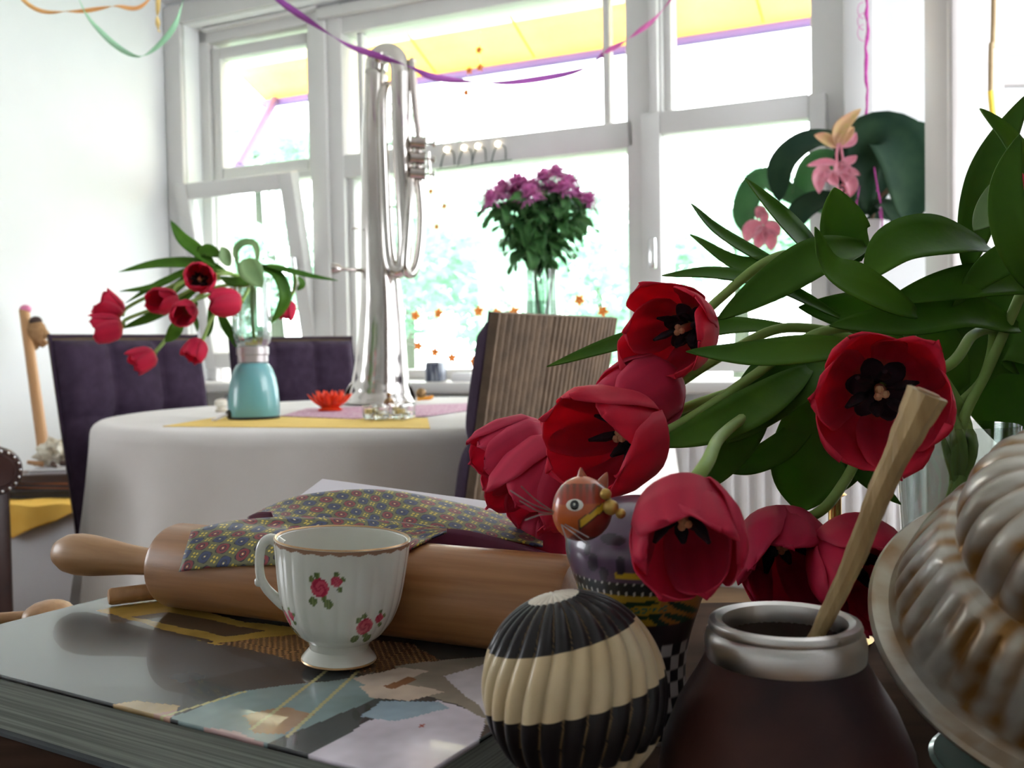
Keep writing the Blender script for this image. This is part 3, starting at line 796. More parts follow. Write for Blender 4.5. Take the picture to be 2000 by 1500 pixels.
def tulip(name, px, axis, size, o, stem, leaves, label, group, roll=0.0, core=False, col=(0.72, 0.045, 0.10), stem_r=0.0034, detail=True, curls=None, splay=None):
    """px: (x, y, d) of the flower's middle; axis: (right, up, to camera); size: flower length in metres"""
    c = P(*px); ax = camdir(*axis); base = c - ax * size * 0.5
    sp = [base] + [P(*q) if len(q) == 3 else Vector(q[0]) for q in stem]
    root = thing(name, label, 'tulip', sp[-1], group)
    M = frame(base, ax, CU) @ rotz(roll)
    for k in range(6):
        inner = k % 2 == 1
        ok = o if splay is None else splay[k]
        cu = 0.0 if curls is None else curls[k]
        me = petal_mesh(size, ok, inner, hash((name, px[0], k)) % 9999 if False else int(px[0] * 7 + px[1] * 3 + k), *((18, 11) if detail else (10, 7)), col, cu)
        q = obj('petal', me, 'petal', root, solid=0.0007 if detail else 0.0012)
        q.matrix_basis = M @ rotz(k * PI / 3)
    if core:
        rows = []
        for i in range(7):
            v = 0.02 + i / 6
            row = []
            for j in range(48):
                a = 2 * PI * j / 48; vv = v * 0.17 * (0.55 + .6 * abs(math.cos(3 * a)) ** 1.2)
                g = interp(VS, [lerp(x, y, o) for x, y in zip([0.10, .58, .90, 1.0, .86, .62], [0.10, .60, .95, 1.14, 1.26, 1.3])], vv)
                rr = .46 * size * .86 * g * .97; zz = size * interp(VS, [0, .05, .22, .53, .84, 1.0], vv) + size * .012
                row.append(M @ Vector((rr * math.cos(a), rr * math.sin(a), zz)))
            rows.append(row)
        MB().grid(rows, cu=True).build('dark_centre', 'blotch', root, solid=0.0004)
        MB().tube([M @ Vector((0, 0, z * size)) for z in (.04, .15, .28, .36)], [.045 * size, .05 * size, .045 * size, .035 * size], 10).build('pistil', 'pistil', root)
        for k in range(3):
            a = k * 2 * PI / 3
            MB().ball(M @ Vector((.035 * size * math.cos(a), .035 * size * math.sin(a), .38 * size)), .038 * size, 8).build('stigma', 'pistil', root)
        for k in range(6):
            a = k * PI / 3 + .4; r1 = .12 * size; r2 = (.24 + .06 * math.sin(k * 2.1)) * size; z2 = (.46 + .06 * math.cos(k * 1.7)) * size
            p0 = M @ Vector((.07 * size * math.cos(a), .07 * size * math.sin(a), .05 * size))
            p1 = M @ Vector((r1 * math.cos(a), r1 * math.sin(a), .20 * size)); p2 = M @ Vector((r2 * math.cos(a + .15), r2 * math.sin(a + .15), z2))
            MB().tube([p0, p0.lerp(p1, .5), p1, p1.lerp(p2, .15), p1.lerp(p2, .5), p2], [x * size for x in (.022, .02, .016, .055, .062, .022)], 8, flat=.7).build('stamen', 'anther', root)
    nn = max(12, 8 * len(sp)); pts = spline(sp, nn)
    MB().tube(pts, [stem_r * (1.15 - .15 * min(1, i / 4)) for i in range(nn)], 10).build('stem', 'tulip_stem', root)
    for q in leaves:
        lpts, w, nrm = q[0], q[1] * (1.35 if detail else 1.1), q[2]; kw = q[3] if len(q) > 3 else {}
        m_ = kw.pop('m', 'tulip_leaf') if kw else 'tulip_leaf'
        n_ = 26 if detail else 14
        r, cl = leaf_rows([P(*a) for a in lpts], w * lpts[len(lpts) // 2][2] / F, camdir(*nrm), n_, 7 if detail else 5, seed=int(lpts[0][0]), **kw)
        MB().grid(r).build('leaf', m_, root, solid=0.0008 if detail else 0.0012, angle=0)
    return root

# ---------------------------------------------------------------- turquoise blender used as a vase
mat('turquoise', (0.135, 0.36, 0.39), (0.15, 0.39, 0.42), rough=0.28, scale=3, coat=0.4)
mat('black_plastic', (0.012, 0.012, 0.014), rough=0.4)
mat('jug_glass', (0.80, 0.85, 0.83), gl=(1.2, .8, .14), rough=0.05, alpha_glass=True, ior=1.45)
mat('vase_glass', (0.84, 0.88, 0.86), gl=(2.0, .7, .06), rough=0.03, alpha_glass=True, ior=1.5)
mat('collar_metal', (0.42, 0.38, 0.38), (0.55, 0.50, 0.50), rough=0.35, metal=0.7, scale=10)
mat('silver', (0.68, 0.645, 0.61), (0.56, 0.52, 0.49), rough=0.14, metal=1.0, scale=6)
mat('silver_dark', (0.45, 0.40, 0.37), (0.60, 0.55, 0.52), rough=0.25, metal=1.0, scale=8)
bp = PZ(497, 820, TZ); BD = bp.y; kb = BD / F
bl = thing('blender', 'turquoise vintage kitchen blender used as a vase on the table', 'blender', bp)
Mb_ = Matrix.Translation((bp.x, bp.y, TZ))
zq = lambda y: (826 - y) * kb
MB().lathe([(0.001, 0.001), (48 * kb, 0.001), (50 * kb, 0.004), (50 * kb, zq(819)), (48 * kb, zq(818))], 48, Mb_).build('foot_ring', 'black_plastic', bl)
MB().lathe([(48 * kb, zq(819)), (49.5 * kb, zq(815)), (49.5 * kb, zq(795)), (47 * kb, zq(768)), (43 * kb, zq(745)), (37 * kb, zq(727)), (31 * kb, zq(718)), (27 * kb, zq(715)), (.001, zq(715))], 48, Mb_).build('base', 'turquoise', bl)
MB().lathe([(26 * kb, zq(716)), (29 * kb, zq(713)), (29 * kb, zq(700)), (31 * kb, zq(698)), (31 * kb, zq(684)), (27 * kb, zq(682)), (.001, zq(682))], 48, Mb_).build('collar', 'collar_metal', bl)
jp = [(28, 683), (33, 676), (36.5, 660), (36.5, 640), (35.5, 600), (36, 560), (38, 552)]
MB().lathe([(r * kb, zq(y)) for r, y in jp] + [((r - 2) * kb, zq(y)) for r, y in reversed(jp)], 72, Mb_, rf=lambda a, r, z: r * (1 + .018 * math.cos(a * 18))).build('jug', 'jug_glass', bl)
kn = P(457, 812, BD - 48 * kb)
MB().lathe([(.001, -.012), (9 * kb, -.012), (9 * kb, .006), (7 * kb, .01), (.001, .01)], 20, frame(bp + Vector((-.045, -.03, 14 * kb)), (-.8, -.6, 0))).build('knob', 'black_plastic', bl)
MB().tube(spline([bp + Vector((-.045, -.03, 13 * kb)), bp + Vector((-.062, -.045, 10 * kb)), bp + Vector((-.075, -.055, .006)), bp + Vector((-.085, -.04, .004))], 14), .0035, 8).build('cable', 'paper_white', bl)

j0 = (492, 560, BD); j1 = (493, 620, BD); j2 = (497, 668, BD)
G = 'tulips in the blender jug'
D = BD
far = [
 ((389, 543, D - .10), (.25, .1, .95), 54, .45, [(430, 535, D - .05), (470, 540, D)], 'red tulip showing dark centre, highest flower of the blender bunch', True),
 ((320, 588, D - .06), (-.45, -.1, .85), 50, .35, [(345, 560, D - .02), (420, 530, D)], 'red half-open tulip over the chair back, left of the highest blender tulip', False),
 ((361, 611, D - .12), (.0, -.35, .9), 46, .20, [(372, 590, D - .04), (430, 570, D)], 'round closed red tulip facing into the room below the highest blender tulip', False),
 ((440, 590, D - .13), (-.9, -.05, .45), 54, .18, [(480, 575, D - .08)], 'closed red tulip lying sideways beside the jug rim', False),
 ((214, 600, D - .02), (-.75, .55, .3), 50, .75, [(250, 600, D), (310, 570, D), (420, 530, D)], 'wide-open red tulip at the outer tip of the blender bunch, upper of two', False),
 ((209, 640, D - .05), (-.9, -.15, .3), 52, .55, [(250, 622, D - .02), (320, 595, D), (420, 545, D)], 'open red tulip at the outer tip of the blender bunch, lower of two', False),
 ((280, 702, D - .08), (-.75, -.45, .35), 44, .5, [(306, 685, D - .06), (335, 650, D - .03), (400, 570, D)], 'red tulip hanging lowest of the bunch in front of the purple chair', False),
 ((381, 684, D - .08), (-.35, -.75, .4), 42, .4, [(398, 660, D - .06), (415, 620, D - .03), (450, 565, D)], 'red tulip hanging down between purple chair and jug', False),
 ((561, 605, D + .06), (-.15, -.95, .15), 36, .15, [(567, 582, D + .06), (575, 560, D + .05), (570, 530, D + .04), (520, 520, D + .02)], 'small closed red tulip drooping on the window side of jug', False)]
fl = [
 [([(420, 520, D), (385, 490, D), (355, 465, D), (333, 430, D)], 30, (.5, .3, .8))],
 [([(440, 530, D), (390, 515, D), (310, 515, D), (232, 531, D)], 26, (0, .5, .8)), ([(395, 525, D), (360, 550, D), (310, 590, D), (288, 605, D)], 22, (.3, .6, .7))],
 [([(430, 540, D), (370, 530, D), (300, 560, D), (233, 569, D)], 20, (0, .6, .8)), ([(385, 590, D), (376, 610, D), (383, 632, D), (386, 648, D)], 14, (.8, 0, .5))],
 [([(425, 600, D), (440, 635, D), (455, 660, D), (462, 680, D)], 20, (.6, 0, .8)), ([(500, 548, D - .06), (460, 552, D - .08), (430, 540, D - .06)], 24, (0, .6, .8))],
 [([(380, 530, D), (330, 545, D), (290, 565, D), (245, 592, D)], 16, (0, .6, .8))],
 [([(390, 560, D), (340, 595, D), (290, 622, D), (236, 642, D)], 30, (.1, .6, .8))],
 [([(352, 625, D - .04), (345, 640, D - .06), (335, 655, D - .06), (322, 668, D - .06)], 26, (.5, .3, .8))],
 [([(415, 580, D), (412, 610, D), (410, 640, D), (405, 660, D)], 16, (.8, 0, .6)), ([(465, 520, D), (460, 490, D), (475, 474, D), (497, 476, D), (503, 500, D), (497, 515, D)], 15, (.3, .3, .9), {'m': 'tulip_leaf_pale'}),
  ([(448, 520, D), (440, 505, D), (438, 492, D), (432, 482, D)], 26, (.6, .2, .8), {'m': 'tulip_leaf_pale'})],
 [([(505, 520, D), (540, 535, D), (557, 575, D), (548, 605, D), (528, 632, D)], 26, (.5, .3, .8)), ([(515, 518, D), (560, 528, D), (610, 540, D), (660, 548, D)], 18, (0, .8, .6)),
  ([(480, 505, D - .1), (490, 530, D - .1), (512, 562, D - .1)], 48, (.2, .3, .9), {'m': 'tulip_leaf_pale'}), ([(430, 500, D), (410, 490, D), (395, 492, D), (380, 510, D)], 26, (0, .3, .9)),
  ([(583, 540, D + .04), (590, 555, D + .04), (580, 568, D + .04)], 14, (.7, 0, .7))]]
for (px, axs, sz, o, st, lb, core), lv in zip(far, fl):
    tulip('tulip', px, axs, sz * kb * 1.1, o, st + [j0, j1, j2], lv, lb, G, core=core, stem_r=0.0042, detail=False, col=(0.76, 0.035, 0.10))

# ---------------------------------------------------------------- runners on the table
mat('yellow_runner', (0.82, 0.58, 0.16), (0.76, 0.52, 0.13), rough=0.9, scale=20)
mat('purple_lace', (0.42, 0.20, 0.30), (0.62, 0.42, 0.50), rough=0.9, scale=140, contrast=(.42, .58))
def tpz(x, y, z=TZ + 0.002): return PZ(x, y, z)
def mat_on_table(name, pts, m, label, cat, z, th=0.0015):
    b = MB(); b.poly([Vector((q.x, q.y, TZ + z)) for q in [PZ(x, y, TZ + z) for x, y in pts]], th, (0, 0, 1))
    return tag(b.build(name, m, smooth=False), label, cat)
mat_on_table('table_runner', [(318, 832), (840, 836), (835, 816), (440, 812)], 'yellow_runner', 'plain yellow runner under the blender and red lotus', 'runner', 0.0032)
mat_on_table('lace_mat', [(548, 812), (690, 817), (830, 812), (965, 793), (955, 786), (600, 797)], 'purple_lace', 'purple lace mat under the upturned horn', 'mat', 0.0052)

# ---------------------------------------------------------------- silver horn standing on its bell
hb = PZ(742, 790, TZ); HD = hb.y; kh = HD / F
Z0 = TZ + 0.0055
hn = thing('brass_horn', 'tall silver-plated horn standing upside down on its bell', 'horn', (hb.x, hb.y, Z0))
def hp(x, y, dd=0.0): return P(x, y, HD + dd)
main = [(742, 789, 0), (742, 780, 0), (742, 765, 0), (743, 740, 0), (744, 700, 0), (745, 640, 0), (744, 572, 0), (738, 460, 0), (733, 300, 0), (733, 200, 0), (734, 140, 0)]
rad = [70, 66, 60, 55, 50, 45, 40, 33, 26, 22, 21]
sp_ = spline([hp(*q) for q in main], 60)
sp_[0] = Vector((hb.x, hb.y, Z0))
rs = [interp(list(range(len(rad))), rad, i / 59 * (len(rad) - 1)) * kh for i in range(60)]
hbm = MB().tube(sp_, rs, 40, caps=False)
hbm.v = [(x, y, max(z, Z0 + .001)) for x, y, z in hbm.v]
hbm.build('bell', 'silver', hn, solid=0.0015)
MB().tube(spline([Vector((hb.x + 70 * kh * math.cos(a), hb.y + 70 * kh * math.sin(a), Z0 + .003)) for a in [i * PI / 12 for i in range(25)]], 60), .003, 8).build('bell_rim', 'silver', hn)
bow = [(734, 142, 0), (736, 120, -.005), (745, 108, -.015), (758, 104, -.025), (771, 109, -.04), (779, 122, -.045), (782, 145, -.05)]
MB().tube(spline([hp(*q) for q in bow], 26), [lerp(21, 18, i / 25) * kh for i in range(26)], 24).build('top_bow', 'silver', hn)
leg_ = [(782, 143, -.05), (784, 260, -.05), (790, 400, -.05), (792, 480, -.05), (786, 522, -.05), (773, 530, -.05), (762, 515, -.05), (756, 470, -.05), (751, 360, -.05), (747, 220, -.05), (750, 180, -.04), (757, 165, -.02)]
rl = [19, 19, 17, 16, 15, 14, 12, 11, 10, 9, 8.5, 8]
MB().tube(spline([hp(*q) for q in leg_], 90), [interp(list(range(12)), rl, i / 89 * 11) * kh for i in range(90)], 20).build('main_loop', 'silver', hn)
lp2 = [(818, 355, -.06), (823, 420, -.06), (820, 480, -.06), (812, 522, -.06), (801, 536, -.07), (792, 522, -.085), (795, 470, -.09), (800, 400, -.09), (803, 350, -.07)]
MB().tube(spline([hp(*q) for q in lp2], 60), 9 * kh, 16).build('outer_loop', 'silver', hn)
MB().tube(spline([hp(*q) for q in [(804, 118, -.05), (806, 150, -.055), (812, 220, -.06), (818, 262, -.06)]], 16), 7 * kh, 14).build('lead_pipe', 'silver_dark', hn)
MB().ball(hp(805, 119, -.05), 7 * kh, 12).build('lead_tip', 'silver_dark', hn)
for y in (278, 308, 338):
    v = bpy.data.objects  # each valve: case, cap, stem and button
    c0, c1 = hp(803, y, -.075), hp(832, y + 2, -.075)
    va = MB().tube([c0, c0.lerp(c1, .12), c0.lerp(c1, .13), c0.lerp(c1, .85), c0.lerp(c1, .86), c1], [13 * kh, 13 * kh, 11.5 * kh, 11.5 * kh, 13 * kh, 13 * kh], 16).build('valve', 'silver_dark', hn)
    c2 = hp(845, y + 3, -.075)
    MB().tube([c1, c2], 2.2 * kh, 8).build('valve_stem', 'silver', va)
    MB().tube([c2, hp(850, y + 3.3, -.075)], 7 * kh, 14).build('finger_button', 'silver', va)
    MB().tube(spline([hp(808, y + 6, -.06), hp(800, y + 16, -.075), hp(808, y + 24, -.06)], 10), 4.5 * kh, 10).build('valve_knuckle', 'silver_dark', va)
MB().tube([hp(818, 260, -.065), hp(818, 362, -.065)], 7 * kh, 14).build('valve_rail', 'silver_dark', hn)
MB().tube([hp(838, 296, -.075), hp(842, 352, -.075)], 1.8 * kh, 8).build('valve_guard', 'silver', hn)
MB().tube([hp(706, 528, 0), hp(672, 526, -.03), hp(667, 526, -.03)], [4 * kh, 3 * kh, 4 * kh], 12).build('mouthpiece_shank', 'silver_dark', hn)
MB().tube([hp(667, 526, -.03), hp(662, 525.5, -.03), hp(652, 525, -.03), hp(649, 525, -.03)], [4 * kh, 8 * kh, 11 * kh, 11.5 * kh], 16).build('mouthpiece_cup', 'silver_dark', hn)
for y, a, b in ((281, 752, 770), (404, 758, 778)):
    MB().tube([hp(a, y, -.05), hp(b, y, -.05)], 1.6 * kh, 8).build('brace', 'silver_dark', hn)
MB().tube(spline([hp(703, 448, -.03), hp(692, 446, -.035), hp(688, 449, -.035)], 8), 1.6 * kh, 8).build('lyre_hook', 'silver_dark', hn)

# ---------------------------------------------------------------- small things on the table
mat('lotus_red', (0.80, 0.035, 0.012), (0.90, 0.09, 0.02), rough=0.35, scale=20, transl=0.3)
lc = PZ(645, 806, TZ); kl = lc.y / F; lz = TZ + 0.0055
lo = thing('lotus_holder', 'red glass lotus-flower candle holder in front of the horn', 'candle holder', (lc.x, lc.y, lz))
MB().lathe([(.001, 0), (22 * kl, 0), (24 * kl, .004), (16 * kl, .010), (.001, .010)], 24, Matrix.Translation((lc.x, lc.y, lz))).build('base', 'lotus_red', lo)
for ring, (n, ln, ang, wd_) in enumerate(((12, 46, 28, 15), (10, 40, 52, 15), (7, 34, 72, 14))):
    for k in range(n):
        a = 2 * PI * k / n + ring * .3; e = math.radians(ang)
        pts = []
        for t in (0, .35, .7, 1):
            ee = e + (t - .5) * .35
            r = 8 * kl + ln * kl * t * math.cos(ee); pts.append(Vector((lc.x + r * math.cos(a), lc.y + r * math.sin(a), lz + .006 + ln * kl * t * math.sin(ee))))
        r_, c_ = leaf_rows(pts, wd_ * kl, (math.cos(a) * -.6, math.sin(a) * -.6, .6), 8, 5, fold=.4, shape=(.8, .8))
        MB().grid(r_).build('petal', 'lotus_red', lo, solid=.0015)
# ring of glass votives
mat('crystal', (0.96, 0.96, 0.94), rough=0.02, trans=1.0, ior=1.5)
mat('wax', (0.85, 0.70, 0.35), rough=0.6)
vc = PZ(760, 822, TZ); kv = vc.y / F
vt = thing('votive_ring', 'clear glass ring of small candle cups near the front of table', 'candle holder', (vc.x, vc.y, TZ + .002))
for k in range(6):
    a = 2 * PI * k / 6 + .2; p = Vector((vc.x + 36 * kv * math.cos(a), vc.y + 36 * kv * math.sin(a), TZ + .0055))
    cp = MB().lathe([(.001, .0), (13 * kv, 0), (16 * kv, .006), (16 * kv, .024), (17 * kv, .030), (15 * kv, .030), (13 * kv, .012), (.001, .010)], 10, Matrix.Translation(p)).build('cup', 'crystal', vt, angle=20)
    if k % 2: MB().lathe([(.001, .0125), (10 * kv, .0125), (10 * kv, .022), (.001, .022)], 14, Matrix.Translation(p)).build('candle', 'wax', cp)
MB().tube([Vector((vc.x + 36 * kv * math.cos(a), vc.y + 36 * kv * math.sin(a), TZ + .012)) for a in [i * PI / 12 for i in range(25)]], 4 * kv, 8).build('ring', 'crystal', vt)
mat('bronze', (0.20, 0.12, 0.06), (0.30, 0.19, 0.09), rough=0.4, metal=.8, scale=60)
fc = PZ(760, 803, TZ); kf = fc.y / F
fg = thing('bronze_figurine', 'tiny bronze figurine on lace mat between votives and horn', 'figurine', (fc.x, fc.y, TZ + .0055))
fz = Vector((fc.x, fc.y, TZ + .0055))
MB().lathe([(.001, 0), (9 * kf, 0), (9 * kf, 3 * kf), (5 * kf, 6 * kf), (6 * kf, 12 * kf), (7 * kf, 18 * kf), (4 * kf, 23 * kf), (.001, 24 * kf)], 16, Matrix.Translation(fz)).build('body', 'bronze', fg)
MB().ball(fz + Vector((0, 0, 28 * kf)), 5 * kf, 12).build('head', 'bronze', fg)
for s_ in (-1, 1): MB().tube([fz + Vector((s_ * 6 * kf, 0, 19 * kf)), fz + Vector((s_ * 9 * kf, -3 * kf, 12 * kf)), fz + Vector((s_ * 4 * kf, -6 * kf, 10 * kf))], 2 * kf, 8).build('arm', 'bronze', fg)
mat('amber', (0.85, 0.38, 0.05), (0.95, 0.55, 0.12), rough=0.3, scale=30, transl=.3)
oc = PZ(808, 785, TZ); ko = oc.y / F; oz = Vector((oc.x + .035, oc.y - .06, TZ + .0055))
om = thing('amber_snail', 'small amber and brown snail ornament beside the horn bell', 'ornament', oz)
MB().tube(spline([oz + Vector((-12, 0, 4)) * ko, oz + Vector((0, 0, 5)) * ko, oz + Vector((14, 0, 6)) * ko, oz + Vector((18, 0, 11)) * ko], 12), [4 * ko] * 9 + [3 * ko, 2.5 * ko, 2 * ko], 10).build('body', 'amber', om)
MB().ball(oz + Vector((-4, 0, 15)) * ko, 10 * ko, 14, (1, .7, 1)).build('shell', 'bronze', om)
pc = PZ(432, 806, TZ); kp = pc.y / F; pz_ = Vector((pc.x, pc.y, TZ + .001))
sm = thing('pepper_mill', 'small cream and metal pepper pot behind the blender', 'pot', pz_)
MB().lathe([(.001, .001), (11 * kp, .001), (11 * kp, 6 * kp), (8 * kp, 8 * kp), (8 * kp, 11 * kp), (12 * kp, 13 * kp), (12 * kp, 22 * kp), (8 * kp, 26 * kp), (.001, 27 * kp)], 18, Matrix.Translation(pz_)).build('body', 'shell', sm)
MB().tube([pz_ + Vector((0, 0, 26 * kp)), pz_ + Vector((10 * kp, 0, 28 * kp))], 2 * kp, 8).build('crank', 'collar_metal', sm)
MB().ball(pz_ + Vector((10 * kp, 0, 30 * kp)), 3 * kp, 8).build('knob', 'black_plastic', sm)

# ---------------------------------------------------------------- chrysanthemums in a glass vase on the sill
mat('mum_petal', (0.62, 0.16, 0.45), (0.74, 0.28, 0.58), rough=0.6, scale=60, transl=0.35)
mat('mum_leaf', (0.035, 0.13, 0.035), (0.08, 0.22, 0.06), rough=0.5, scale=20, transl=0.3)
mat('mum_stem', (0.07, 0.16, 0.05), (0.10, 0.20, 0.07), rough=0.6, scale=20)
mat('vase_water', (0.55, 0.66, 0.60), rough=0.03, alpha_glass=True, ior=1.33)
vs_, vz_ = wsz(1060, 735, -0.26); vp = W(vs_, Z_SILL + .001, -0.26); VD = (vp - CAM).dot(CF); kw_ = VD / F
va_ = thing('glass_vase', 'clear cylindrical glass vase on the window sill holding chrysanthemums', 'vase', vp)
vh = P(1060, 528, VD).z - vp.z; vr = 33 * kw_
MB().lathe([(.001, 0), (vr, 0), (vr, vh), (vr - .003, vh), (vr - .003, .012), (.001, .012)], 40, Matrix.Translation(vp)).build('glass', 'vase_glass', va_)
MB().lathe([(.001, .013), (vr - .004, .013), (vr - .004, vh * .72), (.001, vh * .72)], 40, Matrix.Translation(vp)).build('water', 'vase_water', va_)
def mum_head(seed):
    rnd = random.Random(seed); b = MB()
    for i in range(170):
        t = (i + .5) / 170; el = lerp(PI * .5, -.25, t ** .8); a = i * 2.39996
        d = Vector((math.cos(a) * math.cos(el), math.sin(a) * math.cos(el), math.sin(el)))
        ln = lerp(.022, .040, t) * rnd.uniform(.85, 1.1); up = Vector((0, 0, 1))
        p0 = d * .006; p1 = d * ln * .6 + up * .004; p2 = d * ln + up * .006 * math.sin(i)
        s = d.cross(up); s = s.normalized() * .0026 if s.length > .01 else Vector((.0026, 0, 0)); i0 = len(b.v)
        for q in (p0 - s * .6, p0 + s * .6, p1 - s, p1 + s, p2 - s * .5, p2 + s * .5): b.add(q)
        b.f += [(i0, i0 + 1, i0 + 3, i0 + 2), (i0 + 2, i0 + 3, i0 + 5, i0 + 4)]
    return b.mesh('flower_head', fixn=False)
heads = [mum_head(k) for k in (1, 2)]
r_, c_ = leaf_rows([(0, 0, 0), (.03, 0, .008), (.06, 0, .0), (.085, 0, -.02)], .045, (0, 0, 1), 10, 5, fold=.3, wave=.12, seed=4)
mleaf = MB().grid(r_).mesh('leaf')
mh = [(963, 392), (985, 372), (1010, 362), (1035, 385), (1060, 352), (1085, 345), (1100, 372), (1122, 388), (1145, 396), (1045, 372), (1005, 385), (1075, 375), (1025, 368), (978, 384), (1110, 362)]
for i, (x, y) in enumerate(mh):
    dd = (-.09, .02, -.05, -.10, .0, .05, -.06, .03, -.02, .08, .06, .02, -.02, -.02, .02)[i]; hd = P(x, y, VD + dd)
    side = 'outermost' if i in (0, 8) else None
    lb = {0: 'pink-purple chrysanthemum leaning lowest towards the upturned horn', 8: 'pink-purple chrysanthemum leaning out towards the right-hand sash', 5: 'topmost pink-purple chrysanthemum in the sill vase'}.get(i, 'pink-purple chrysanthemum in the middle of the sill vase bunch')
    neck = vp + Vector((vr * .7 * math.cos(i * 2.1), vr * .7 * math.sin(i * 2.1), vh)); foot = vp + Vector((-vr * .5 * math.cos(i * 2.1), -vr * .5 * math.sin(i * 2.1), .02))
    mroot = thing('chrysanthemum', lb, 'flower', foot, 'chrysanthemums in the sill vase')
    pts = spline([hd, hd.lerp(neck, .5) + Vector((0, 0, .02)), neck, foot], 18)
    o = obj('flower_head', heads[i % 2], 'mum_petal', mroot); o.matrix_basis = Matrix.Translation(hd) @ frame((0, 0, 0), (hd - neck) * .6 + Vector((0, -.06, .1))) @ rotz(i) @ Matrix.Scale(1.75, 4)
    MB().tube(pts, .0028, 6).build('stem', 'mum_stem', mroot)
    rnd = random.Random(i)
    for q in range(13):
        k = 1 + int(q * .8); pp = pts[k]; a = rnd.uniform(0, 2 * PI)
        o = obj('leaf', mleaf, 'mum_leaf', mroot, solid=.001)
        o.matrix_basis = Matrix.Translation(pp) @ rotz(a) @ Matrix.Rotation(rnd.uniform(-.2, 1.0), 4, 'Y') @ Matrix.Rotation(rnd.uniform(-.6, .6), 4, 'X') @ Matrix.Scale(rnd.uniform(.9, 1.5), 4)

# ---------------------------------------------------------------- hanging medinilla with pink yarn
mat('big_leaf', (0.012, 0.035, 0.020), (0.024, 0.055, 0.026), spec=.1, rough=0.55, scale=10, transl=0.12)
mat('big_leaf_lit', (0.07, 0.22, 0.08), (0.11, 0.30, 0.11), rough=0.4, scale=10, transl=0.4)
mat('pink_bract', (0.80, 0.30, 0.40), (0.86, 0.42, 0.50), rough=0.5, scale=40, transl=0.35)
mat('peach_bract', (0.78, 0.42, 0.30), (0.70, 0.52, 0.22), rough=0.5, scale=25, transl=0.3)
mat('pot_white', (0.80, 0.79, 0.82), (0.76, 0.75, 0.78), rough=0.3, scale=3)
mat('pink_yarn', (0.55, 0.06, 0.36), (0.68, 0.12, 0.48), rough=1.0, scale=80, bump=.6, bscale=300)
mat('brown_twig', (0.10, 0.06, 0.03), rough=.8)
HPD = 3.05; kq = HPD / F; ptop = P(1695, 432, HPD)
MPt = Matrix.Translation((ptop.x, ptop.y, ptop.z - 95 * kq))
pt = thing('hanging_pot', 'white plant pot hung by pink yarn beside the window', 'pot', MPt.translation)
MB().lathe([(.001, 0), (24 * kq, 0), (31 * kq, 92 * kq), (33 * kq, 95 * kq), (30 * kq, 95 * kq), (23 * kq, 6 * kq), (.001, 6 * kq)], 32, MPt).build('pot_wall', 'pot_white', pt)
mat('soil', (0.03, 0.02, 0.012), (0.05, 0.035, 0.02), rough=1, scale=60)
MB().lathe([(.001, 84 * kq), (28 * kq, 84 * kq), (27 * kq, 70 * kq), (.001, 70 * kq)], 24, MPt).build('soil', 'soil', pt)
hg = thing('plant_hanger', 'pink yarn plant hanger dropping from the ceiling to white pot', 'plant hanger', (ptop.x, ptop.y, ptop.z))
hk = Vector((ptop.x, ptop.y, Z_CEIL - .001)); kn_ = Vector((ptop.x, ptop.y, ptop.z + 190 * kq))
rnd = random.Random(5)
yp = [hk.lerp(kn_, i / 40) + Vector((rnd.uniform(-1, 1), rnd.uniform(-1, 1), 0)) * 2.2 * kq for i in range(41)]
MB().tube(yp, [rnd.uniform(3, 6.5) * kq * (1 - .45 * i / 40) for i in range(41)], 8).build('rope', 'pink_yarn', hg)
for q in range(4):
    a = q * PI / 2 + .5; rim = ptop + Vector((35 * kq * math.cos(a), 35 * kq * math.sin(a), 0)); bot = MPt.translation + Vector((5 * kq * math.cos(a), 5 * kq * math.sin(a), -.004))
    lowp = MPt.translation + Vector((27 * kq * math.cos(a), 27 * kq * math.sin(a), -.002))
    MB().tube(spline([kn_, kn_.lerp(rim, .6), rim, lowp, bot], 20), 1.6 * kq, 6).build('strand', 'pink_yarn', hg)
for q in range(3):
    c0 = P(1687, 20 + q * 22, HPD)
    MB().tube([c0 + Vector((-12 * kq * abs(math.sin(a)), 0, 16 * kq * math.cos(a))) for a in [i * PI / 8 for i in range(9)]], .7 * kq, 5).build('loose_loop', 'pink_yarn', hg)
md = thing('medinilla_plant', 'hanging plant with big dark drooping leaves and pink flower clusters', 'plant', ptop)
cx = lambda x, y, dd=0.0: (x, y, HPD + dd)
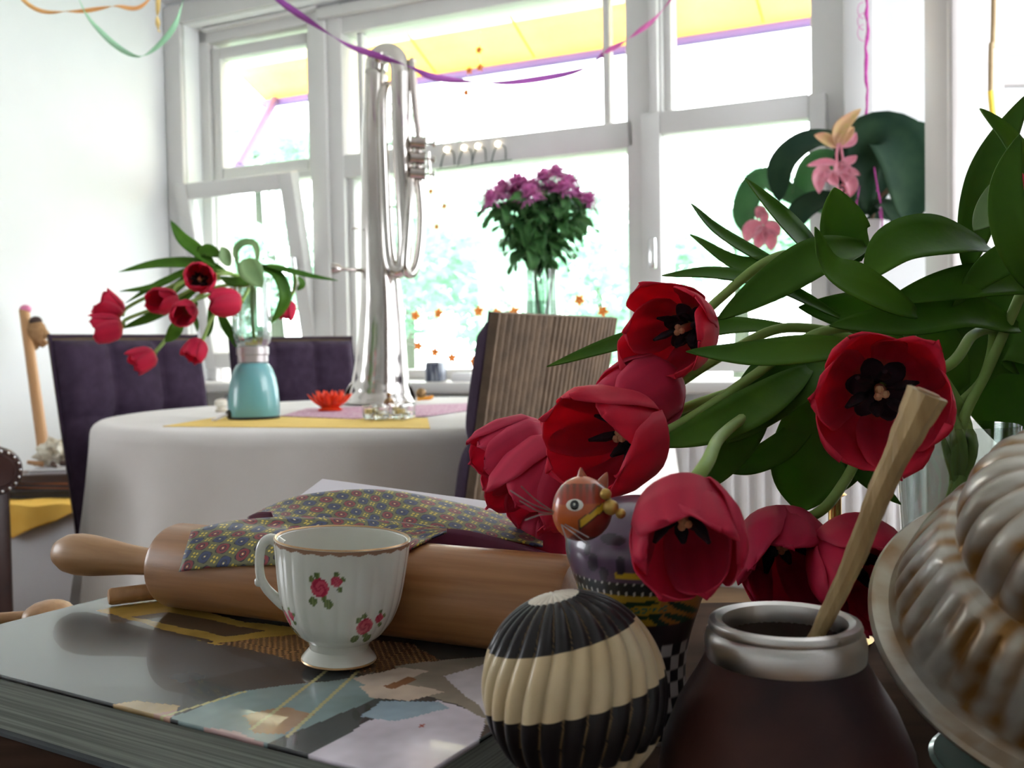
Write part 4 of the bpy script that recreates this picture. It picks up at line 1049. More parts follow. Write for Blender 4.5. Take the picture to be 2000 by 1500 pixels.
for pts, w, nrm, m_ in [
  ([cx(1650, 420), cx(1648, 300), cx(1590, 275, -.03), cx(1530, 320, -.06), cx(1522, 395, -.06)], 70, (-.4, .5, .7), 'big_leaf'),
  ([cx(1690, 420), cx(1690, 300, -.05), cx(1735, 268, -.1), cx(1772, 330, -.14), cx(1775, 440, -.14)], 150, (.1, .5, .8), 'big_leaf'),
  ([cx(1700, 420), cx(1750, 300, .03), cx(1805, 280, .02), cx(1835, 350, 0), cx(1828, 450, 0)], 115, (.2, .5, .8), 'big_leaf'),
  ([cx(1695, 420), cx(1722, 395, -.05), cx(1752, 430, -.09), cx(1772, 495, -.1)], 55, (.3, .5, .8), 'big_leaf'),
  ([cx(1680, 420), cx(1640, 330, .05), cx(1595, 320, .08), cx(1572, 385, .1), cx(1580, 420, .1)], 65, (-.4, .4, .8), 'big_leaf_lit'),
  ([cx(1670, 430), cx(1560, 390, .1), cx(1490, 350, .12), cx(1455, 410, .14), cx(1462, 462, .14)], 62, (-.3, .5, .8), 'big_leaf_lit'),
  ([cx(1680, 430), cx(1620, 390, -.02), cx(1570, 410, -.05), cx(1548, 450, -.06)], 62, (-.2, .6, .7), 'big_leaf'),
  ([cx(1690, 430), cx(1740, 420, .05), cx(1785, 450, .06), cx(1800, 490, .06)], 50, (.3, .5, .8), 'big_leaf')]:
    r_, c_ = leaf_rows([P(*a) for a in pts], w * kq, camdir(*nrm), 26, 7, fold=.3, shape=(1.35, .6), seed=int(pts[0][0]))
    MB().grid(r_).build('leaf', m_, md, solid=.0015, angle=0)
MB().tube(spline([P(1680, 445, HPD), P(1655, 380, HPD), P(1640, 290, HPD)], 12), 3 * kq, 8).build('twig', 'brown_twig', md)
MB().tube(spline([P(1700, 445, HPD), P(1712, 395, HPD), P(1735, 370, HPD - .03)], 12), 4 * kq, 8).build('twig', 'brown_twig', md)
def bract(a, b, c, w, m_, dd=-.12, nrm=(0, .1, 1)):
    r_, c_ = leaf_rows([P(x, y, HPD + dd) for x, y in (a, b, c)], w * kq, camdir(*nrm), 12, 5, fold=.5, shape=(.8, .7), seed=a[0])
    MB().grid(r_).build('bract', m_, md, solid=.0012, angle=0)
bract((1636, 284), (1642, 250), (1682, 212), 34, 'peach_bract'); bract((1636, 284), (1655, 262), (1668, 248), 24, 'peach_bract')
bract((1636, 286), (1612, 272), (1590, 264), 28, 'peach_bract'); bract((1636, 286), (1664, 278), (1672, 258), 16, 'pink_bract')
MB().tube(spline([P(1637, 280, HPD - .12), P(1634, 305, HPD - .12), P(1636, 330, HPD - .12)], 8), 2.6 * kq, 8).build('flower_stalk', 'pink_bract', md)
MB().tube(spline([P(1641, 280, HPD - .12), P(1646, 310, HPD - .12), P(1650, 345, HPD - .12)], 8), 2.6 * kq, 8).build('flower_stalk', 'pink_bract', md)
for a, b, c, w in [((1634, 318), (1605, 318), (1575, 324), 18), ((1636, 318), (1640, 328), (1628, 342), 34), ((1640, 320), (1660, 314), (1674, 304), 20), ((1622, 330), (1600, 345), (1600, 378), 36),
                   ((1640, 334), (1650, 338), (1648, 358), 36), ((1646, 335), (1664, 336), (1680, 342), 18), ((1612, 336), (1625, 350), (1636, 362), 30), ((1650, 345), (1662, 360), (1660, 385), 30)]:
    bract(a, b, c, w, 'pink_bract', -.14)
for q in range(16):
    MB().ball(P(1645 + 9 * math.sin(q * 2.4), 362 + q * 2.2, HPD - .14 + .012 * math.cos(q * 1.9)), 3.4 * kq, 8).build('berry', 'pink_bract', md)
for a, b, c, w in [((1490, 420), (1484, 412), (1478, 428), 26), ((1490, 440), (1465, 450), (1456, 474), 40), ((1492, 440), (1510, 448), (1522, 460), 36), ((1488, 440), (1484, 462), (1478, 488), 38), ((1494, 450), (1504, 470), (1506, 490), 34), ((1484, 412), (1492, 424), (1488, 440), 24)]:
    bract(a, b, c, w, 'pink_bract', .02)
for a, b, c, w in [((1795, 428), (1788, 436), (1784, 444), 12), ((1795, 428), (1800, 434), (1806, 436), 12), ((1795, 430), (1796, 440), (1792, 448), 12)]:
    bract(a, b, c, w, 'pink_bract', -.02)

# ---------------------------------------------------------------- garlands, fairy lights, streamers, cable
mat('orange_paper', (0.90, 0.30, 0.05), (0.95, 0.50, 0.12), rough=0.6, scale=60, transl=.35)
mat('red_paper', (0.85, 0.06, 0.03), rough=0.6, transl=.3)
mat('thread', (0.75, 0.75, 0.74), rough=.8)
mat('dark_wire', (0.05, 0.08, 0.07), rough=.6)
mat('bulb', (1.0, 0.9, 0.7), rough=.2, emit=((1.0, .85, .6), 6.0))
def star_mesh(n, r, seed):
    b = MB()
    for k in range(n):
        a = 2 * PI * k / n
        r_, c_ = leaf_rows([(0, 0, 0), (r * .5 * math.cos(a), -.003, r * .5 * math.sin(a)), (r * math.cos(a), .002, r * math.sin(a))], r * .7, (0, -1, 0), 6, 3)
        b.grid(r_)
    b.ball((0, -.003, 0), r * .25, 8)
    return b.mesh('paper_flower', fixn=False)
def garland(label, pts, t, m_, r, sag=True):
    ps = [W(*wsz(x, y, t), t) for x, y in pts]
    g = thing('flower_garland', label, 'garland', ps[0], 'paper flower strings at the window')
    MB().tube(spline(ps, 8 * len(ps)), .0011, 5).build('thread', 'thread', g)
    me = star_mesh(5, r, 1)
    for i, p in enumerate(ps[1:-1]):
        o = obj('paper_flower', me, m_ if not isinstance(m_, list) else m_[i % len(m_)], g, solid=.0008); o.matrix_basis = Matrix.Translation(p) @ rotz(-WA) @ Matrix.Rotation(i * 1.1, 4, 'Y')
    return g
kg = 4.1 / F
garland('upper string of small orange paper flowers across the middle pane', [(700, 596), (812, 617), (857, 612), (935, 608), (970, 612), (1005, 609), (1098, 632), (1132, 586), (1178, 608), (1234, 590)], -.05, 'orange_paper', 12 * kg)
garland('lower string of small orange paper flowers across the middle pane', [(696, 655), (818, 676), (850, 688), (883, 699), (926, 706), (1010, 700), (1120, 690), (1234, 680)], -.055, 'orange_paper', 12 * kg)
garland('vertical string of red and orange paper bits beside the horn valves', [(845, 318), (842, 374), (868, 403), (830, 414), (853, 443), (850, 480)], -.07, ['orange_paper', 'red_paper'], 7 * kg)
garland('short dangling string of red paper bits under the awning edge', [(938, 60), (936, 98), (938, 132), (917, 138), (911, 181), (913, 200)], -.3, ['orange_paper', 'thread', 'red_paper', 'red_paper'], 8 * kg)
lt = thing('fairy_lights', 'string of small white fairy lights along the transom rail', 'string lights', W(*wsz(900, 300, -.07), -.07))
tl = -.062
wp_ = lambda x, y: W(*wsz(x, y, tl), tl)
for i, x in enumerate((872, 906, 933, 972)):
    y = 292 - .11 * (x - 872)
    MB().tube(spline([wp_(x - 12, y + 36), wp_(x - 6, y + 12), wp_(x + 3, y + 2), wp_(x + 14, y + 6), wp_(x + 16, y + 30)], 16), .0022, 6).build('wire', 'dark_wire', lt)
    MB().ball(wp_(x, y), .011, 10).build('bulb', 'bulb', lt)
MB().tube(spline([wp_(852, 332), wp_(900, 326), wp_(950, 318), wp_(1000, 312)], 20), .0022, 6).build('main_wire', 'dark_wire', lt)
def streamer(label, pts, m_, w, tw, d0):
    ps = spline([P(*q) for q in pts], 70); rows = []
    for i, p in enumerate(ps):
        T = (ps[min(i + 1, 69)] - ps[max(i - 1, 0)]).normalized(); a = i * tw
        s = T.cross(CF).normalized(); s = Matrix.Rotation(a, 3, T) @ s
        rows.append([p - s * w / 2, p + s * w / 2])
    return tag(MB().grid(rows).build('paper_streamer', m_, solid=.0006, angle=0), label, 'streamer')
mat('streamer_purple', (0.30, 0.07, 0.36), (0.40, 0.10, 0.40), rough=.7, scale=5, transl=.3)
mat('streamer_pink', (0.75, 0.22, 0.50), (0.62, 0.12, 0.42), rough=.7, scale=5, transl=.3)
mat('streamer_green', (0.40, 0.72, 0.48), (0.50, 0.78, 0.56), rough=.7, scale=5, transl=.3)
mat('streamer_orange', (0.95, 0.48, 0.18), (0.95, 0.62, 0.25), rough=.7, scale=5, transl=.3)
mat('streamer_yellow', (0.90, 0.70, 0.28), rough=.7, transl=.3)
sd = 2.6; ks = sd / F
streamer('twisted purple paper streamer passing the top of the horn', [(380, -160, sd), (480, -60, sd), (545, 0, sd), (612, 46, sd), (680, 88, sd), (735, 108, sd), (800, 130, sd), (845, 150, sd), (920, 160, sd + .1), (1010, 160, sd + .2), (1130, 138, sd + .35), (1178, 106, sd + .30)], 'streamer_purple', 13 * ks, .22, sd)
streamer('pink paper streamer dipping in front of the centre transom', [(1176, 108, sd + .3), (1186, 100, sd + .3), (1240, 67, sd + .3), (1305, 6, sd + .3), (1420, -175, sd + .3)], 'streamer_pink', 11 * ks, .16, sd)
streamer('pale green paper streamer looping near the room corner', [(100, -175, sd), (155, 0, sd), (205, 70, sd), (255, 106, sd), (290, 104, sd), (335, 60, sd), (358, 0, sd), (400, -170, sd)], 'streamer_green', 11 * ks, .14, sd)
streamer('orange paper streamer sagging along the top of left wall', [(-60, -160, sd), (50, 4, sd), (140, 22, sd), (220, 12, sd), (290, 0, sd), (380, -175, sd)], 'streamer_orange', 8 * ks, .2, sd)
streamer('short yellow paper streamer hanging at the room corner', [(312, -170, sd), (309, 0, sd), (308, 40, sd), (311, 62, sd)], 'streamer_yellow', 9 * ks, .12, sd)
mat('cable_brown', (0.32, 0.23, 0.12), (0.26, 0.18, 0.09), rough=.6, scale=20)
mat('cable_yellow', (0.80, 0.58, 0.06), rough=.5)
kd = 2.15 / F
cb = thing('hanging_cable', 'brown cable with yellow sleeve hanging in front of white post', 'cable', P(1937, 205, 2.15))
MB().tube(spline([Vector((P(1941, 0, 2.15).x, 2.15, Z_CEIL - .001)), P(1941, 0, 2.15), P(1936, 90, 2.15), P(1935, 180, 2.15)], 20), 5 * kd, 10).build('cord', 'cable_brown', cb)
MB().tube([P(1935, 178, 2.15), P(1941, 240, 2.15)], 6 * kd, 10).build('sleeve', 'cable_yellow', cb)
# bits on the sill
mat('dark_blue', (0.05, 0.06, 0.10), (0.30, 0.32, 0.38), rough=.4, scale=90, stretch=(1, .1, .1), contrast=(.45, .55))
mat('pale_blue', (0.55, 0.58, 0.72), rough=.4)
def sillbox(name, x, y, wpx, hpx, m_, label, cat):
    s, _ = wsz(x, y, -.30); p = W(s, Z_SILL, -.30); k = (p - CAM).dot(CF) / F
    t = thing(name, label, cat, p)
    M = Matrix.Translation(p) @ rotz(-WA)
    MB().box((0, 0, hpx * k / 2 + .0005), (wpx * k, .07, hpx * k), M, .004).build('case', m_, t)
    MB().box((0, 0, hpx * k + .003), (wpx * k * .9, .06, .006), M, .002).build('lid', 'pot_white', t)
sillbox('striped_tin', 852, 765, 30, 36, 'dark_blue', 'small dark striped tin on the sill beside the horn', 'tin')
sillbox('blue_box', 972, 755, 26, 34, 'pale_blue', 'small pale blue box on the sill near the wicker chair', 'box')
sillbox('white_tin', 908, 762, 44, 14, 'pot_white', 'flat white tin lying on the sill between two small boxes', 'tin')

# ================================================================ still life on the sideboard
def proj(p):
    q = Vector(p) - CAM; d = q.dot(CF)
    return 1000 + F * q.dot(CR) / d, 750 - F * q.dot(CU) / d
def inpoly(x, y, pts):
    c = False; n = len(pts); j = n - 1
    for i in range(n):
        xi, yi = pts[i]; xj, yj = pts[j]
        if (yi > y) != (yj > y) and x < (xj - xi) * (y - yi) / (yj - yi) + xi: c = not c
        j = i
    return c
# ---------------------------------------------------------------- big picture book
mat('cover_print', (1, 1, 1), (0.86, 0.86, 0.86), attr=True, rough=0.22, scale=9, coat=0.3)
mat('book_back', (0.10, 0.11, 0.12), rough=0.35)
mpg = mat('page_block', (0.36, 0.38, 0.33), (0.20, 0.22, 0.19), rough=0.8, scale=10, stretch=(0.6, 0.6, 70), contrast=(.38, .62))
BKZ = 0.71; BC = Vector((-0.047, 0.435, 0)); BU = Vector((-0.857, 0.515, 0)); BV = Vector((0.515, 0.857, 0)); BL, BD_ = 0.42, 0.262
bk = thing('picture_book', 'large glossy picture book lying under the rolling pin and cup', 'book', (BC.x - .1, BC.y + .2, SBZ))
MBk = Matrix(((BU.x, BV.x, 0, BC.x), (BU.y, BV.y, 0, BC.y), (0, 0, 1, 0), (0, 0, 0, 1)))
def flatpt(x, y):            # printed artwork is laid out on the cover plane
    p = PZ(x, y, BKZ) - BC; return (p.dot(BU), p.dot(BV))
art = [([(0, 1200), (210, 1180), (520, 1300), (300, 1345), (0, 1330)], (.085, .095, .10)),
       ([(190, 1192), (300, 1170), (480, 1215), (620, 1228), (600, 1250), (420, 1260)], (.42, .27, .06)),
       ([(255, 1204), (330, 1196), (520, 1233), (440, 1242)], (.07, .055, .04)),
       ([(200, 1203), (420, 1252), (414, 1256), (200, 1208)], (.06, .05, .04)),
       ([(425, 1256), (600, 1236), (810, 1258), (860, 1290), (705, 1318)], (.20, .11, .05)),
       ([(-200, 1290), (150, 1368), (140, 1382), (-200, 1315)], (.42, .34, .20)),
       ([(330, 1400), (470, 1350), (700, 1322), (770, 1345), (640, 1405), (500, 1460), (420, 1440)], (.24, .33, .33)),
       ([(195, 1380), (270, 1366), (345, 1378), (330, 1402), (250, 1408)], (.55, .38, .18)),
       ([(300, 1395), (345, 1385), (320, 1420), (280, 1415)], (.55, .33, .25)),
       ([(470, 1398), (560, 1380), (615, 1395), (560, 1432), (500, 1432)], (.40, .24, .13)),
       ([(360, 1415), (470, 1432), (560, 1470), (500, 1475), (380, 1440)], (.62, .42, .40)),
       ([(770, 1300), (960, 1280), (960, 1420), (900, 1380), (800, 1345)], (.34, .30, .24)),
       ([(870, 1322), (960, 1290), (1100, 1290), (1050, 1400), (950, 1395)], (.74, .70, .74)),
       ([(690, 1326), (780, 1302), (838, 1312), (740, 1352)], (.68, .56, .46)),
       ([(700, 1340), (790, 1335), (870, 1352), (800, 1368), (716, 1362)], (.72, .58, .46)),
       ([(745, 1340), (800, 1322), (815, 1328), (765, 1345)], (.30, .14, .07)),
       ([(590, 1480), (720, 1410), (860, 1368), (950, 1400), (900, 1560), (600, 1560)], (.72, .66, .74)),
       ([(705, 1400), (745, 1368), (860, 1370), (880, 1385), (770, 1408)], (.35, .46, .54)),
       ([(815, 1414), (825, 1414), (825, 1420), (815, 1420)], (.5, .14, .1))]
art = [([flatpt(*q) for q in a], c) for a, c in art]
art = [(a, c, min(q[0] for q in a), max(q[0] for q in a), min(q[1] for q in a), max(q[1] for q in a)) for a, c in art]
lines = [(flatpt(*a), flatpt(*b)) for a, b in (((490, 1425), (650, 1300)), ((560, 1440), (700, 1310)), ((250, 1420), (480, 1350)))]
nu, nv = 330, 206; rows = []; cols = []
for i in range(nv + 1):
    v = BD_ * i / nv; row = []; cl = []
    for j in range(nu + 1):
        u = BL * j / nu; c = (.055, .060, .062)
        ju = u + .003 * noise.noise(Vector((u * 38, v * 38, 0))); jv = v + .003 * noise.noise(Vector((u * 38, v * 38, 9)))
        for ai, (a, q, x0, x1, y0, y1) in enumerate(art):
            if x0 < ju < x1 and y0 < jv < y1 and inpoly(ju, jv, a):
                c = q
                if ai == 4: k = .55 + .9 * ((int(u / .0026) + int(v / .0026)) % 2); c = tuple(x * k for x in q)
        for (a, b) in lines:
            dx, dy = b[0] - a[0], b[1] - a[1]; t = ((u - a[0]) * dx + (v - a[1]) * dy) / (dx * dx + dy * dy)
            if 0 < t < 1 and abs((u - a[0]) * dy - (v - a[1]) * dx) / math.hypot(dx, dy) < .0012: c = (.55, .50, .25)
        k = 1 + .35 * noise.noise(Vector((u * 30, v * 30, 4))) + .10 * noise.noise(Vector((u * 130, v * 130, 6)))
        row.append(MBk @ Vector((u, v, BKZ))); cl.append(tuple(x * k for x in c))
    rows.append(row); cols.append(cl)
MB().grid(rows, cols=cols).build('front_cover', 'cover_print', bk, solid=0.0022, off=-1)
MB().box((BL / 2, BD_ / 2, (SBZ + .0028 + BKZ - .0024) / 2), (BL - .006, BD_ - .008, BKZ - SBZ - .0054), MBk).build('page_block', 'page_block', bk, smooth=False)
MB().box((BL / 2, BD_ / 2, SBZ + .0016), (BL, BD_, .0022), MBk).build('back_cover', 'book_back', bk, smooth=False)
MB().box((BL / 2, BD_ + .0012, (SBZ + BKZ) / 2), (BL, .0024, BKZ - SBZ - .002), MBk).build('spine', 'book_back', bk, smooth=False)

# ---------------------------------------------------------------- rolling pin
mat('beech', (0.29, 0.125, 0.045), (0.37, 0.170, 0.065), rough=0.38, scale=6, stretch=(30, 30, 1.6), coat=0.15, bump=.05, bscale=40)
mat('beech_light', (0.36, 0.185, 0.078), (0.43, 0.235, 0.105), rough=0.42, scale=6, stretch=(30, 30, 1.6), coat=0.1)
PR = 0.0315; PZA = BKZ + PR + .0006
pl_ = PZ(338, 1102, PZA); pr_ = PZ(1000, 1173, PZA); pa_ = (pr_ - pl_).normalized(); PLEN = 0.335
rp = thing('rolling_pin', 'large wooden rolling pin lying across the picture book', 'rolling pin', (pl_ + pa_ * .18) - Vector((0, 0, PR)))
rp['local'] = True
rp.matrix_basis = frame(pl_, pa_)       # local z runs along the pin
MB().lathe([(.001, 0), (PR - .006, 0), (PR - .0015, .0015), (PR, .006), (PR, PLEN - .006), (PR - .0015, PLEN - .0015), (PR - .006, PLEN), (.001, PLEN)], 64).build('barrel', 'beech', rp)
hpf = [(.0105, .002), (.0100, .010), (.0102, .022), (.0118, .040), (.0142, .058), (.0162, .074), (.0168, .086), (.0155, .096), (.0115, .104), (.0055, .108), (.0005, .1095)]
MB().lathe([(r, -z * 1.17) for r, z in hpf], 40).build('handle', 'beech_light', rp)
MB().lathe([(r, PLEN + z * .55) for r, z in hpf], 40).build('handle', 'beech_light', rp)
del rp['local']
def pin_at(x):
    t0, t1 = -.1, .6
    for _ in range(40):
        tm = (t0 + t1) / 2
        if proj(pl_ + pa_ * tm)[0] < x: t0 = tm
        else: t1 = tm
    p = pl_ + pa_ * t0; return (p - CAM).dot(CF), proj(p)[1]

# ---------------------------------------------------------------- necktie draped over the pin
mt = bpy.data.materials.new('tie_silk'); mt.use_nodes = True; MATS['tie_silk'] = mt
nt = mt.node_tree; tcn = nt.nodes.new('ShaderNodeTexCoord'); sx = nt.nodes.new('ShaderNodeSeparateXYZ'); nt.links.new(tcn.outputs['UV'], sx.inputs[0])
U_ = NX(nt, sx.outputs[0]); V_ = NX(nt, sx.outputs[1])
fu, fv = U_.fl(), V_.fl(); cu_, cv_ = U_.fr() - .5, V_.fr() - .5
par = ((fu + fv) * .5).fr().gt(.25)                     # 1 on the odd cells
rr_ = (cu_ * cu_ + cv_ * cv_).op('SQRT')
rowc = ((fv * .5).fr()).gt(.25)
base_c = mixc(nt, rr_.lt(.02), (.16, .155, .055), (.16, .155, .055))
ringc = mixc(nt, rowc, (.23, .018, .026), (.020, .035, .115))
m1 = mixc(nt, rr_.lt(.60), (.135, .130, .050), (.012, .012, .02))
m2 = mixc(nt, rr_.lt(.50), m1, ringc); m3 = mixc(nt, rr_.lt(.27), m2, (.012, .012, .025)); m4 = mixc(nt, rr_.lt(.19), m3, ringc); m5 = mixc(nt, rr_.lt(.08), m4, (.75, .62, .30))
au, av = cu_.ab() - .15, cv_.ab() - .15
dot = (au * au + av * av).op('SQRT').lt(.10)
d1_ = mixc(nt, dot, (.135, .130, .050), (.70, .52, .06))
fin = mixc(nt, par, m5, d1_)
pb2 = nt.nodes['Principled BSDF']; nt.links.new(fin, pb2.inputs['Base Color']); pb2.inputs['Roughness'].default_value = .6; pb2.inputs['Sheen Weight'].default_value = .2
mat('tie_lining', (0.10, 0.008, 0.04), (0.13, 0.012, 0.05), rough=.55, scale=20, sheen=.3)
def lay(front, back, nx, ny, depthf, bow=0.0):
    fs, bs = spline([(x, y, 0) for x, y in front], nx), spline([(x, y, 0) for x, y in back], nx); rows = []
    for j in range(ny):
        w = j / (ny - 1)
        rows.append([P(*(lambda q: (q.x, q.y - bow * math.sin(PI * w), depthf(q.x, q.y - bow * math.sin(PI * w), w)))(fs[i].lerp(bs[i], w))) for i in range(nx)])
    return rows
CELL = .0105
def uvs(rows, su=0.0, rot=.6):
    out = []; acc_v = 0.0
    for j, r in enumerate(rows):
        if j: acc_v += sum((r[i] - rows[j - 1][i]).length for i in range(0, len(r), 6)) / len(range(0, len(r), 6))
        a = su; row = []
        for i, p in enumerate(r):
            if i: a += (p - r[i - 1]).length
            c, s = math.cos(rot), math.sin(rot); row.append(((a * c - acc_v * s) / CELL + 20, (a * s + acc_v * c) / CELL + 20))
        out.append(row)
    return out
def d_front(x, y, w):
    """depth of the pin's near surface (with a little cloth on it) along this line of sight"""
    r = ray(x, y); o = CAM - pl_; R_ = PR + .0022
    rp_, op2 = r - pa_ * r.dot(pa_), o - pa_ * o.dot(pa_)
    A, B, C = rp_.dot(rp_), 2 * rp_.dot(op2), op2.dot(op2) - R_ * R_
    D2 = B * B - 4 * A * C
    if D2 > 0: return (-B - math.sqrt(D2)) / (2 * A)
    t = -B / (2 * A) + .016 * math.exp(-((x - 665) / 130) ** 2); miss = (op2 + rp_ * t).length - R_
    return t + miss * 1.6
ti = thing('necktie', 'olive patterned silk necktie with burgundy lining draped over rolling pin', 'necktie', P(700, 1040, .72))
r1 = lay([(350, 1117), (420, 1108), (510, 1104), (600, 1102), (700, 1097), (780, 1082), (830, 1058), (872, 1040)], [(374, 1037), (440, 1021), (520, 1012), (600, 1011), (700, 1014), (780, 1020), (830, 1026), (872, 1031)], 60, 18, d_front)
MB().grid(r1, uvs=uvs(r1, rot=.35)).build('front_fold', 'tie_silk', ti, solid=.0012, angle=0)
def d_back(x, y, w):
    d, ya = pin_at(x); return d + .045 + .055 * w + .006 * math.sin(x * .03)
r2 = lay([(484, 1016), (540, 1022), (640, 1034), (760, 1040), (870, 1036), (960, 1048), (1060, 1068)], [(483, 1012), (525, 990), (590, 968), (690, 957), (780, 961), (900, 984), (1060, 1022)], 60, 16, d_back, bow=3)
MB().grid(r2, uvs=uvs(r2, rot=.5)).build('back_fold', 'tie_silk', ti, solid=.0012, angle=0)
def d_lin(x, y, w):
    d, ya = pin_at(x); return d + .036 + .004 * w
r3 = lay([(740, 1120), (830, 1125), (930, 1135), (1080, 1150)], [(760, 1040), (870, 1032), (950, 1044), (1080, 1082)], 40, 10, d_lin)
MB().grid(r3).build('lining', 'tie_lining', ti, solid=.001, angle=0)
r4 = lay([(484, 1016), (505, 1018), (535, 1014)], [(486, 1008), (506, 1000), (530, 1000)], 10, 5, lambda x, y, w: pin_at(x)[0] + .04)
MB().grid(r4).build('lining_edge', 'tie_lining', ti, solid=.001, angle=0)

# ---------------------------------------------------------------- pale box behind the tie
mat('pale_card', (0.62, 0.58, 0.62), (0.56, 0.53, 0.58), rough=.7, scale=5)
A_, B_, C_ = P(630, 935, .875), P(1050, 992, .775), P(583, 970, .815)
e1 = (B_ - A_); e2 = (C_ - A_); D__ = B_ + e2
bx = thing('pale_box', 'pale lilac-white cardboard box half covered by the necktie', 'box', (A_.x + .08, A_.y - .06, SBZ))
b = MB(); top = [A_, C_, D__, B_]
b.poly(top, .006, (0, 0, 1)).build('lid', 'pale_card', bx, smooth=False)
b = MB(); i0 = 0
cen = sum(top, Vector()) / 4
q4 = [cen + (q - cen) * .97 - Vector((0, 0, .0062)) for q in top]
for q in q4: b.add(q)
for q in q4: b.add((q.x, q.y, SBZ + .001))
b.f = [(0, 1, 2, 3), (7, 6, 5, 4)] + [(i, i + 4, (i + 1) % 4 + 4, (i + 1) % 4) for i in range(4)]
b.build('carton', 'pale_card', bx, smooth=False)

# ---------------------------------------------------------------- teacup
mat('porcelain', (1, 1, 1), attr=True, rough=0.12, coat=0.5)
mat('gilt', (0.42, 0.26, 0.14), (0.60, 0.40, 0.20), rough=0.3, metal=.6, scale=40)
cb_ = PZ(662, 1297, BKZ); CD = cb_.y; kc = CD / F
cup = thing('teacup', 'fluted white porcelain teacup with small pink roses, standing on the book', 'cup', (cb_.x, cb_.y, BKZ + .0006))
cup['local'] = True; cup.rotation_euler = (0, math.radians(3.2), 0); cup.scale = (.92, .92, .98)
cup.location.z = BKZ + .0025
H = .0765
GAP = (abs(((Vector((cb_.x, cb_.y, 0)) - Vector((pl_.x, pl_.y, 0))).cross(pa_)).z))
cprof = [(.0215, .0135), (.0235, .0145), (.0290, .0190), (.0345, .0270), (.0385, .0370), (.0408, .0480), (.0424, .0600), (.0436, .0700), (.0442, H)]
op_ = []
for i in range(70):
    f_ = i / 69 * (len(cprof) - 1); k = min(int(f_), len(cprof) - 2); t = f_ - k
    q = spline([(a, 0, z) for a, z in cprof], 70)[i] if i == 0 else None
    op_.append((lerp(cprof[k][0], cprof[k + 1][0], t), lerp(cprof[k][1], cprof[k + 1][1], t)))
sm_ = spline([(a, 0, z) for a, z in cprof], 90); op_ = [(q.x, q.z) for q in sm_]
WHT = (.72, .72, .65)
roses = [(-99, .0545, 1.0), (-151, .030, .9), (-55, .0295, .95), (20, .052, 1), (80, .03, .9), (140, .053, 1)]
def cupcol(a, r, z):
    deg = math.degrees(a)
    if z > H - .0016 - .0012 * abs(math.sin(a * 12)): return (.34, .20, .13)
    for ra, rz, s in roses:
        dx = ((deg - ra + 180) % 360 - 180) * PI / 180 * r; dz = z - rz
        def disc(x, y, q): return math.hypot(dx - x * s, dz - y * s) < q * s
        if disc(0, 0, .0058):
            t = math.sin(math.hypot(dx, dz) * 1500 + math.atan2(dz, dx) * 2); return (.62, .09, .14) if t > -.2 else (.42, .03, .07)
        if disc(.0105, .0042, .0034): return (.55, .07, .11) if math.sin(dx * 2500 + dz * 1800) > -.3 else (.40, .03, .07)
        for x, y, q in ((-.0045, -.0085, .0028), (.0052, -.0095, .0030), (.0025, -.0065, .0020), (-.002, .0075, .0020), (-.0055, .0050, .0020), (.0105, .0085, .0017), (.0145, .0055, .0015), (.0125, -.0005, .0018)):
            if disc(x, y, q): return (.12, .17, .06) if math.sin(dx * 3000) > -.5 else (.22, .26, .10)
        if abs(dx - .003 * s) < .0006 and -.011 * s < dz < -.005 * s: return (.15, .17, .06)
    return WHT
def flut(a, r, z): return r * (1 + .014 * abs(math.cos(a * 12)) * min(1, max(0, (z - .014) / .012)))
inner = [(r - .0022, max(z, .0165)) for r, z in reversed(op_) if z > .0165]
bw_ = MB().lathe(op_, 300, None, flut, cupcol)
bw_.build('bowl', 'porcelain', cup, angle=0)
MB().lathe([(.0442 * 1.014, H), (.0440, H + .0008), (.0424, H)] + inner + [(.001, .0165)], 96, None, None, lambda a, r, z: (.70, .70, .63)).build('inside', 'porcelain', cup, angle=0)
MB().lathe([(.0443, H - .0002), (.0448, H + .0004), (.0440, H + .0012), (.0428, H + .0004)], 96).build('gilt_rim', 'gilt', cup)
MB().lathe([(.001, .001), (.0215, .0), (.0243, .0008), (.0246, .0024), (.0225, .0050), (.0195, .0085), (.0200, .0115), (.0222, .0140), (.001, .0150)], 72, None, None, lambda a, r, z: (.71, .71, .64)).build('foot', 'porcelain', cup)
MB().lathe([(.0243, .0006), (.0249, .0012), (.0245, .0022)], 72).build('foot_line', 'gilt', cup)
hpts = [(-.0400, 0, .0705), (-.0475, 0, .0745), (-.0535, 0, .0700), (-.0548, 0, .0590), (-.0535, 0, .0500), (-.0500, 0, .0440), (-.0460, 0, .0400), (-.0385, 0, .0340), (-.0345, 0, .0325)]
hd_ = MB().tube(spline(hpts, 40), [lerp(.0040, .0030, math.sin(PI * i / 39)) for i in range(40)], 14)
hd_.c = [(.71, .71, .64)] * len(hd_.v)
hd_.build('handle', 'porcelain', cup)
th_ = MB().ball((-.0545, 0, .0475), .0034, 10); th_.c = [(.71, .71, .64)] * len(th_.v); th_.build('thumb_spur', 'porcelain', cup)
del cup['local']

